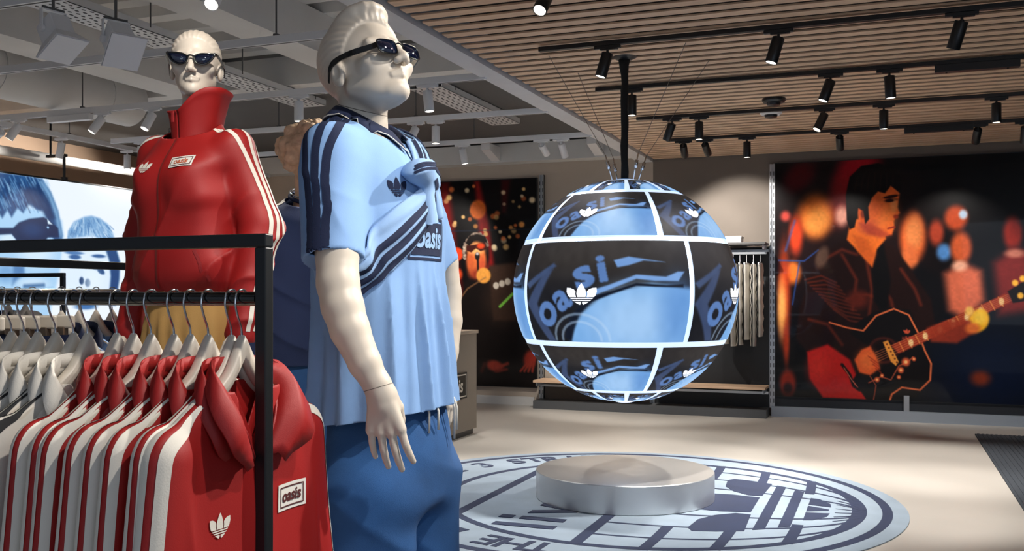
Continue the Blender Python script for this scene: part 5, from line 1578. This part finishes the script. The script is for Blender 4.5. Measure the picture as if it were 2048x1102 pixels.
bd = decal(bvF, polys(rect2(-.042, -.019, .042, .019)), (.13, .078, 1.855), (-.28, 1, .05), (-.1, -.05, 1), 1.0, M_badge, 'badge', jack, .0028)
decal(bvF, frame2(-.037, -.0145, .037, .0145, .0022), (.13, .078, 1.855), (-.28, 1, .05), (-.1, -.05, 1), 1.0, M_maroon, 'badge_border', bd, .0038)
decal(bvF, text_tris('oasis', .026, .02, .1), (.13, .078, 1.856), (-.28, 1, .05), (-.1, -.05, 1), 1.0, M_gold, 'badge_lettering', bd, .0040)
for d_ in jack.children_recursive:
    pass
# khaki trousers
def khaki_field(P):
    hip = torso_field(P, [.9, 1.1, 1.25, 1.36, 1.46, 1.50], [.12, .13, .13, .125, .11, .10], [.15, .18, .185, .175, .15, .14], [.0]*6)
    hip = smax(hip, 1.14-P[2], .05)
    S = (P[0], np.abs(P[1]), P[2])
    d = smin(hip, cap(S, (.0, .09, 1.2), (.0, .10, .46), .105, .085), .03)
    th = np.arctan2(P[1], P[0])
    return d+.004*np.sin(16*th)*sstep(1.45, 1.3, P[2])+waves(P, 13, .003, 24, 14)
V, Fq = snets(khaki_field, (-.17, -.24, .40), (.17, .24, 1.48), .009)
V, Fq = cut(V, Fq, plane_cut((0, 0, .445), (0, 0, -1)), .009); V, Fq = cut(V, Fq, plane_cut((0, 0, 1.465), (0, 0, 1)), .009); V, Fq = compact(V, Fq)
cloth_obj('trousers', V, Fq, M_khaki, wom, .004, Z)
# hands just below the cuffs
for s in (1, -1):
    W_ = (.05, s*.232, 1.335)
    palm, fing = hand_caps(W_, (.12, 0, -1), (1, 0, .1), (0, -s, 0), .88, (14, 24, 18))
    V, Fq = arm_mesh([((.02, s*.236, 1.42), .032), (W_, .024)], palm, fing, .003)
    obj('hand', make_mesh('hand', V, Fq, True), M_skin, wom, Z)
    m2 = MB(); x = 0
    G = [[(x+a, s*.10+b*.042*math.cos(t), .001+hh*max(0, math.sin(t))) for t in np.linspace(0, PI, 9)] for a, hh, b in [(-.09, .05, .6), (-.07, .08, .9), (-.02, .09, 1), (.05, .075, 1.05), (.12, .05, 1), (.16, .03, .55)]]
    m2.grid(G); o_ = m2.build('shoe', M_ws, wom, smooth=True); md = o_.modifiers.new('t', 'SOLIDIFY'); md.thickness = .004
glasses(frF, [(.0085, .006), (.024, .0155), (.046, .019), (.0715, .0195), (.068, .007), (.056, -.008), (.036, -.0175), (.016, -.012)], .033,
        'black cat-eye sunglasses with silver hinges on the mannequin in the red jacket', (FX, FY, 0), FROT, .008, .005, .0030, metal_tips=True)

# ------------------------------------------------------------------ stone-headed mannequin in the navy sweatshirt
NX, NY, NPZ, NROT = -2.305, 3.60, .30, math.radians(-42)
nav = thing('mannequin', 'mannequin with a rough stone lump for a head wearing a navy striped sweatshirt', 'mannequin', (NX, NY, NPZ), NROT)
Z = (0, 0, -NPZ)
plinth(NX, NY, NPZ, 'white plinth under the stone-headed mannequin', .30)
rg = np.random.default_rng(8); cells = rg.normal(size=(70, 3)); cells /= np.linalg.norm(cells, axis=1)[:, None]; cr = rg.uniform(.014, .036, 70)
def stone_field(P):
    d = ell(P, (.005, -.005, 2.075), (.150, .115, .100))
    for c, r in zip(cells, cr):
        d = smin(d, sph(P, (.005+c[0]*.145, -.005+c[1]*.11, 2.075+c[2]*.098), r), .008)
    q = 0
    for i in range(4):
        k = 45*1.8**i; q = q+(1/1.7**i)*np.sin(k*P[0]+3*np.sin(.7*k*P[1]))*np.sin(k*.9*P[1]+2*np.sin(.6*k*P[2]))*np.sin(k*1.1*P[2]+i)
    d = d+.006*q
    nk = cap(P, (-.012, 0, 2.0), (-.03, 0, 1.93), .066, .054); nk = smin(nk, cap(P, (-.03, 0, 1.93), (-.03, 0, 1.80), .052, .07), .02)
    return smin(d, nk, .03)
V, Fq = snets(stone_field, (-.20, -.16, 1.82), (.20, .16, 2.23), .004)
M_stone = mat('rough_stone', '#d6b898', .9, var=.22, vscale=22, bump=.6, bscale=120)
obj('stone_head', make_mesh('stone_head', V, Fq, True), M_stone, nav, Z)
zs = [1.10, 1.16, 1.24, 1.40, 1.55, 1.66, 1.74, 1.79, 1.83, 1.87, 1.92]
A = [.13, .145, .16, .15, .145, .145, .13, .105, .08, .068, .064]
B = [.20, .215, .235, .225, .222, .225, .222, .20, .14, .085, .07]
C = [.02, .02, .02, .015, .012, .012, .005, -.01, -.022, -.03, -.03]
def sweat_field(P):
    d = torso_field(P, zs, A, B, C); S = (P[0], np.abs(P[1]), P[2])
    a = smin(cap(S, (-.01, .19, 1.765), (-.03, .29, 1.48), .070, .066), cap(S, (-.03, .29, 1.48), (.09, .27, 1.22), .066, .05), .03)
    d = smin(d, a, .03)
    return d+waves(P, 31, .005, 22, 16)-.014*crease(17*(P[2]+.5*P[0]+.4*P[1]), 2.2)*sstep(1.66, 1.5, P[2])
V, Fq = snets(sweat_field, (-.22, -.40, 1.12), (.24, .40, 1.92), .008)
V, Fq = cut(V, Fq, plane_cut((0, 0, 1.155), (0, 0, -1)), .008); V, Fq = cut(V, Fq, plane_cut((-.03, 0, 1.855), (.35, 0, .93), lambda v: np.abs(v[:, 1]) < .11), .008); V, Fq = compact(V, Fq)
bvN = bvh_of(V, Fq); sw = cloth_obj('sweatshirt', V, Fq, M_navyk, nav, .004, Z)
for s in (-1, 1):
    for k in (-1, 0, 1):
        x = k*.034; pts = [(-.03+x*.6, s*.07, 1.868), (-.02+x*.8, s*.14, 1.845), (-.01+x, s*.22, 1.79), (-.012+x, s*.30, 1.70), (-.02+x, s*.34, 1.60), (-.028+x, s*.36, 1.50), (-.0+x, s*.345, 1.40), (.05+x, s*.33, 1.30)]
        ribbon(bvN, pts, .019, .002, 60).build('shoulder_stripe', M_ws, sw, smooth=True)
ring = [(-.03+.078*math.cos(a), .078*math.sin(a), 1.868-.03*math.cos(a)) for a in np.linspace(0, 2*PI, 49)]
m = MB(); m.tube(ring, .009, 8, caps=False); m.build('neck_rib', M_navy, sw, smooth=True)
m = MB(); m.tube([(p[0]*1.0-.0, p[1]*.98, p[2]+.018) for p in ring], .004, 6, caps=False); m.build('chain_necklace', M_chrome, nav, smooth=True, loc=Z)
sw_r = [c for c in sw.children if c.name.startswith('neck_rib')]
V, Fq = snets(lambda P: jeans_field((P[0]+.03, P[1], P[2]-.0)), (-.22, -.27, .28), (.24, .27, 1.20), .012)
V, Fq = cut(V, Fq, plane_cut((0, 0, .315), (0, 0, -1)), .012); V, Fq = compact(V, Fq); cloth_obj('jeans', V, Fq, M_denim, nav, 0, Z)
# ================================================================== clothes racks
M_hanger = mat('hanger_cream', '#cfc6b8', .45)
M_hangtxt = mat('hanger_print', '#8d867c', .6)
M_lining = mat('lining_maroon', '#3d0c0f', .8)
M_tblack = mat('stripe_black', '#17191d', .7)
M_wgarm = mat('garment_white', '#d6d0c6', .8, var=.04, vscale=10, bump=.2, bscale=300)

def rack(name_label, loc, rotz, L, ztop, zbar, tube, barmat, bar_r=.0135):
    """frame rack in its own xz plane, x from -L to 0"""
    t = thing('clothes_rack', name_label, 'clothes rack', loc, rotz)
    w = tube/2
    m = MB(); m.box((-L-w, -w, ztop-tube), (w, w, ztop)); m.build('top_bar', M_black, t, bevel=.003)
    for x in (-L, 0):
        m = MB(); m.box((x-w, -w, .02), (x+w, w, ztop-tube)); m.build('post', M_black, t, bevel=.003)
        m = MB(); m.box((x-w, -.24, 0), (x+w, .24, .02)); m.build('foot', M_black, t, bevel=.003)
    m = MB(); m.tube([(-L+w, 0, zbar), (-w, 0, zbar)], bar_r, 20); m.build('hang_bar', barmat, t, smooth=True, auto=40)
    m = MB()
    m.box((-w, -w*.8, .16), (-L+w, w*.8, .185)); m.build('low_bar', M_black, t, bevel=.003)
    return t
M_barblk = mat('bar_gloss_black', '#0c0d0f', .18, coat=.5)
RKX, RKY, RKB = -1.071, 1.518, 1.443
rack('black square tube clothes rack at the front carrying the red jackets', (RKX, RKY, 0), 0, 1.55, 1.563, RKB, .025, M_barblk)

# ---- hanger template: the bar's centre is the origin
def hanger_template(metal=M_chrome, mm=M_hanger):
    t = thing('clothes_hanger', 'template', 'hanger')
    path = catmull([(0, .0165, -.010), (0, .0135, .011), (0, 0, .0172), (0, -.0150, .010), (0, -.0195, -.010), (0, -.012, -.034), (0, -.002, -.055), (0, 0, -.075), (0, 0, -.092)], 34)
    m = MB(); m.tube([tuple(p) for p in path], .0021, 8); m.build('hook', metal, t, smooth=True)
    m = MB(); G = []
    for i in range(41):
        y = -.205+.41*i/40; a = abs(y)/.205
        zc = -.116-.130*a**.85+.026*math.exp(-(y/.03)**2); hh = .013+.010*math.exp(-(y/.035)**2)+.006*a; th = .011+.003*a
        dx = .003*a**2
        if i in (0, 40): hh *= .6; th *= .6
        G.append([(dx+th*math.copysign(abs(math.cos(q))**.6, math.cos(q)), y, zc+hh*math.copysign(abs(math.sin(q))**.6, math.sin(q))) for q in np.linspace(0, 2*PI, 17)])
    m.grid(G); m.f.append(list(range(16))[::-1]); k = 40*17; m.f.append([k+j for j in range(16)])
    b = m.build('hanger_body', mm, t, smooth=True, auto=60)
    flat_obj(EMB, 'print', M_hangtxt, b, Matrix.Translation((.0082, 0, -.098)) @ Matrix(((0, 0, 1, 0), (1, 0, 0, 0), (0, 1, 0, 0), (0, 0, 0, 1))) @ Matrix.Scale(.010, 4))
    return t
HT = hanger_template()

# ---- zipped track jacket template hanging from such a hanger, front towards +x
def jacket_template(a0, body, stripe, lining, full, seed=0):
    t = thing('track_jacket', 'template', 'jacket')
    zs = [-.86, -.80, -.60, -.40, -.29, -.25, -.222, -.196, -.176, -.155, -.125]
    A = [a0*1.05, a0*1.2, a0*1.15, a0*1.05, a0, a0*.95, a0*.9, a0*.85, a0*.85, a0*.9, a0*.9]
    B = [.235, .245, .235, .228, .228, .226, .212, .170, .115, .078, .07]
    def f(P):
        d = torso_field(P, zs, A, B, [.004]*11, 2.6)
        q = (P[0]*(.052/(a0*1.28)), np.abs(P[1]), P[2])
        sl = cap(q, (0, .200, -.275), (.0, .285, -.86), .050, .050)*(a0*1.28/.052)*1.3
        d = smin(d, sl, .014)
        d = d+waves(P, seed+3, .0016, 34, 9)+sstep(-.28, -.42, P[2])*(.003-.010*crease(17*P[1]+2.2*P[2]+seed, 2))*sstep(.24, .19, np.abs(P[1]))
        return d
    h = .0052
    V, Fq = snets(f, (-.075, -.37, -.84), (.075, .37, -.085), h)
    V, Fq = cut(V, Fq, plane_cut((0, 0, -.160), (.25, 0, 1)), h)
    def vcut(v):
        d = np.where((v[:, 0] > -.004) & (v[:, 2] > -.32), .55*(v[:, 2]+.275)-np.abs(v[:, 1]), -1)
        g = np.stack([np.zeros(len(v)), -np.sign(v[:, 1]), np.full(len(v), .55)], 1); g /= np.linalg.norm(g, axis=1)[:, None]
        return d*.88, g
    V, Fq = cut(V, Fq, vcut, h)
    V, Fq = cut(V, Fq, plane_cut((0, 0, -.825), (0, 0, -1)), h)
    V, Fq = compact(V, Fq); bv = bvh_of(V, Fq)
    b = cloth_obj('shell', V, Fq, body, t, .0025)
    # stripes down both sleeves
    dx = a0*.84
    for s in (-1, 1):
        for k in (-1, 0, 1):
            x = k*dx
            pts = [(s*.112, -.177, s*.2, 1, .6), (s*.14, -.186, s*.3, 1, .7), (s*.19, -.205, s*.5, 1, .9), (s*.235, -.235, s*1, .8, 1), (s*.27, -.30, s*1, .3, 1), (s*.295, -.45, s*1, .15, 1), (s*.31, -.62, s*1, .1, 1), (s*.325, -.815, s*1, .1, 1)]
            ray_stripe(bv, pts, x, a0*.44).build('sleeve_stripe', stripe, b, smooth=True)
    # collar: stands at the back, falls open at the front
    G = []; n = 40
    path = catmull([(a0+.004, -.010, -.295), (a0+.006, -.045, -.235), (a0*.6, -.078, -.185), (-.004, -.078, -.160), (-a0*.9, -.045, -.152), (-a0, 0, -.150), (-a0*.9, .045, -.152), (-.004, .078, -.160), (a0*.6, .078, -.185), (a0+.006, .045, -.235), (a0+.004, .010, -.295)], n)
    for i, p in enumerate(path):
        u = i/(n-1); e = abs(u-.5)*2; s = -1 if u < .5 else 1
        up = np.array([.010+.030*e**2, s*(.018+.050*e**3)*(e > .05), .030*(1-e**2.2)+.012]); up2 = np.array([.022*e**2+.008, s*(.03+.062*e**2.5)*(e > .05), (.020*(1-e)-.002)])
        fold = sstep(.25, .6, e)
        wsc = 1-.55*sstep(.8, 1.0, e)
        row = [tuple(p), tuple(p+up*.5*wsc), tuple(p+up*wsc), tuple(p+up*wsc*(1-.12*fold)+np.array([.010, s*.010, -.010])*fold), tuple(p+(up2*1.0+np.array([.016, s*.018, -.028])*fold)*wsc)]
        G.append(row)
    m = MB(); m.grid(G); c = m.build('collar', body, b, smooth=True); md = c.modifiers.new('t', 'SOLIDIFY'); md.thickness = .0035; md.offset = 0
    if full:
        m = MB(); m.tube([tuple(np.array(p)+np.array([.003, 0, 0])) for p in path[:13]], .0028, 6); m.tube([tuple(np.array(p)+np.array([.003, 0, 0])) for p in path[-13:]], .0028, 6)
        m2 = MB(); m2.tube([tuple(np.array(p)+np.array([.003, 0, 0])) for p in path[:13]], .0028, 6); m2.build('zip_edge', M_rib, b, smooth=True)
        m2 = MB(); m2.tube([tuple(np.array(p)+np.array([.003, 0, 0])) for p in path[-13:]], .0028, 6); m2.build('zip_edge', M_rib, b, smooth=True)
        ribbon(bv, [(a0+.01, 0, -.33), (a0+.01, 0, -.5), (a0+.01, 0, -.66), (a0+.01, 0, -.80)], .006, .002, 40, 1).build('zip', M_rib, b)
        decal(bv, EMB, (a0, -.105, -.40), (0, 1, 0), (0, 0, 1), .026, M_ws, 'emblem', b, .002, .006)
        bd = decal(bv, polys(rect2(-.046, -.026, .046, .026)), (a0, .115, -.385), (0, 1, 0), (0, 0, 1), 1, M_badge, 'badge', b, .0022)
        decal(bv, frame2(-.039, -.020, .039, .020, .0025), (a0, .115, -.385), (0, 1, 0), (0, 0, 1), 1, M_maroon, 'badge_border', bd, .0034)
        decal(bv, text_tris('oasis', .032, .03, .1), (a0, .115, -.384), (0, 1, 0), (0, 0, 1), 1, M_maroon, 'badge_lettering', bd, .0036)
    return t
JT_front = jacket_template(.030, M_red, M_ws, M_lining, True, 4)
JT = jacket_template(.020, M_red, M_ws, M_lining, False, 0)
def recolour(t, table):
    """new copy of a template with other materials"""
    c = copy_tree(t)
    for o in c.children_recursive:
        if o.type == 'MESH':
            o.data = o.data.copy()
            for i, mm in enumerate(o.data.materials):
                if mm in table: o.data.materials[i] = table[mm]
    return c
WT = recolour(JT, {M_red: M_wgarm, M_ws: M_tblack})
PT = recolour(JT, {M_red: M_blue, M_ws: M_ws})
for o in PT.children_recursive:
    if o.name.startswith('collar'): o.data.materials[0] = M_navy
KT = recolour(JT, {M_red: M_navyk})

HX = [-1.692, -1.658, -1.621, -1.573, -1.526, -1.49, -1.416, -1.374, -1.331, -1.276, -1.237, -1.196, -1.143, -1.106]
n_w, n_r = 6, 8
from_right = ['frontmost', 'second', 'third', 'fourth', 'fifth', 'sixth', 'seventh', 'eighth']
for i, x in enumerate(HX):
    k = len(HX)-1-i
    rz = random.uniform(-.05, .05) if k else .0
    if k < n_r:
        lab = 'red track jacket with white sleeve stripes, %s from the rack post' % from_right[k] if k else 'frontmost red track jacket beside the rack post, showing its badge and zip'
        hl = 'cream plastic hanger holding the %s red jacket from the rack post' % ('first' if k == 0 else from_right[k])
        j = copy_tree(JT_front if k == 0 else JT)
    else:
        q = k-n_r
        lab = 'white zip top with black sleeve stripes, %s to the left of the red jackets' % ORD[q]
        hl = 'cream plastic hanger holding the %s white top left of the red jackets' % ORD[q]
        j = copy_tree(WT)
    tag(j, lab, 'jacket', 'jackets on the front rack'); j.location = (x-(.014 if k == 0 else 0), RKY, RKB); j.rotation_euler = (0, 0, rz)
    hgr = copy_tree(HT); tag(hgr, hl, 'hanger', 'hangers on the front rack'); hgr.location = j.location; hgr.rotation_euler = (0, 0, rz)
for i in range(5):
    x = -1.74-.045*i
    j = copy_tree(WT); tag(j, 'white zip top at the left end of the front rack, %s past the picture edge' % ORD[i], 'jacket', 'white tops at the rack end'); j.location = (x, RKY, RKB)
    hgr = copy_tree(HT); tag(hgr, 'cream hanger at the left end of the front rack, %s past the picture edge' % ORD[i], 'hanger', 'hangers at the rack end'); hgr.location = (x, RKY, RKB)

# ---- second rack behind, running away from the camera: trousers on clip hangers, then polo shirts
R2X, R2B = -2.75, 1.462
rack('black clothes rack running back beside the red jacket mannequin', (R2X, 3.22, 0), PI/2, 1.30, 1.575, R2B, .029, M_chrome, .011)
def clip_hanger_template():
    t = thing('clip_hanger', 'template', 'hanger')
    path = catmull([(0, .0150, -.008), (0, .0125, .010), (0, 0, .0150), (0, -.0135, .010), (0, -.0165, -.010), (0, -.010, -.030), (0, 0, -.048), (0, 0, -.085)], 26)
    m = MB(); m.tube([tuple(p) for p in path], .0019, 8); m.build('hook', M_chrome, t, smooth=True)
    m = MB(); m.box((-.009, -.17, -.125), (.009, .17, -.082)); m.build('hanger_body', M_hanger, t, bevel=.006)
    for s in (-1, 1):
        m = MB(); m.box((-.012, s*.12-.018, -.165), (.012, s*.12+.018, -.12)); m.build('clip', mat('clip_steel', '#8d7f72', .3, .8), t, bevel=.003)
    return t
CT = clip_hanger_template()
def trousers_template(mm):
    t = thing('hanging_trousers', 'template', 'trousers'); m = MB()
    G = [[(.022*math.sin(2*PI*j/16)*(1+.2*math.sin(2*i)), (.17+.01*i/10)*math.cos(2*PI*j/16), -.15-.80*i/10) for j in range(17)] for i in range(11)]
    m.grid(G); m.build('cloth', mm, t, smooth=True)
    m = MB(); m.grid([[(.0235*math.sin(2*PI*j/16), .1735*math.cos(2*PI*j/16), -.148-.035*i) for j in range(17)] for i in range(2)]); m.build('waistband', M_navy, t, smooth=True)
    return t
TT = trousers_template(M_denim)
for i in range(7):
    y = 2.18+.062*i
    h_ = copy_tree(CT); tag(h_, 'cream clip hanger with a pair of jeans, %s on the second rack' % ORD[i], 'hanger', 'clip hangers on the second rack'); h_.location = (R2X, y, R2B); h_.rotation_euler = (0, 0, PI/2+random.uniform(-.12, .12))
    q = copy_tree(TT); tag(q, 'blue jeans hanging by clips, %s from the near end of the second rack' % ORD[i], 'trousers', 'jeans on the second rack'); q.location = h_.location; q.rotation_euler = h_.rotation_euler
for i in range(6):
    y = 2.68+.082*i
    h_ = copy_tree(HT); tag(h_, 'cream hanger with a pale blue polo, %s of the row on the second rack' % ORD[i], 'hanger', 'hangers on the second rack'); h_.location = (R2X, y, R2B); h_.rotation_euler = (0, 0, -PI/2+random.uniform(-.12, .12))
    q = copy_tree(PT); tag(q, 'pale blue polo shirt with navy collar, %s of the row on the second rack' % ORD[i], 'shirt', 'polo shirts on the second rack'); q.location = h_.location; q.rotation_euler = h_.rotation_euler
# ---- third rack farther back
R3X, R3Y, R3B = -4.33, 4.23, 1.47
rack('thin black clothes rack in the distance before the lit screen', (R3X, R3Y, 0), 0, 2.6, 1.575, R3B, .024, M_chrome, .011)
for i in range(9):
    x = R3X-.28-.13*i; T = (WT, KT, WT)[i % 3]
    h_ = copy_tree(HT); tag(h_, 'cream hanger on the distant rack, %s from its right post' % ORD[i], 'hanger', 'hangers on the distant rack'); h_.location = (x, R3Y, R3B); h_.rotation_euler = (0, 0, random.uniform(-.15, .15))
    q = copy_tree(T); tag(q, '%s on the distant rack, %s garment from its right post' % ('navy zip top' if T is KT else 'white zip top with black stripes', ORD[i]), 'jacket', 'garments on the distant rack'); q.location = h_.location; q.rotation_euler = h_.rotation_euler
for t in (HT, JT_front, JT, WT, PT, KT, CT, TT):
    for c in list(t.children_recursive): bpy.data.objects.remove(c)
    bpy.data.objects.remove(t)
for t in SPOT_T.values():
    for c in list(t.children_recursive): bpy.data.objects.remove(c)
    bpy.data.objects.remove(t)
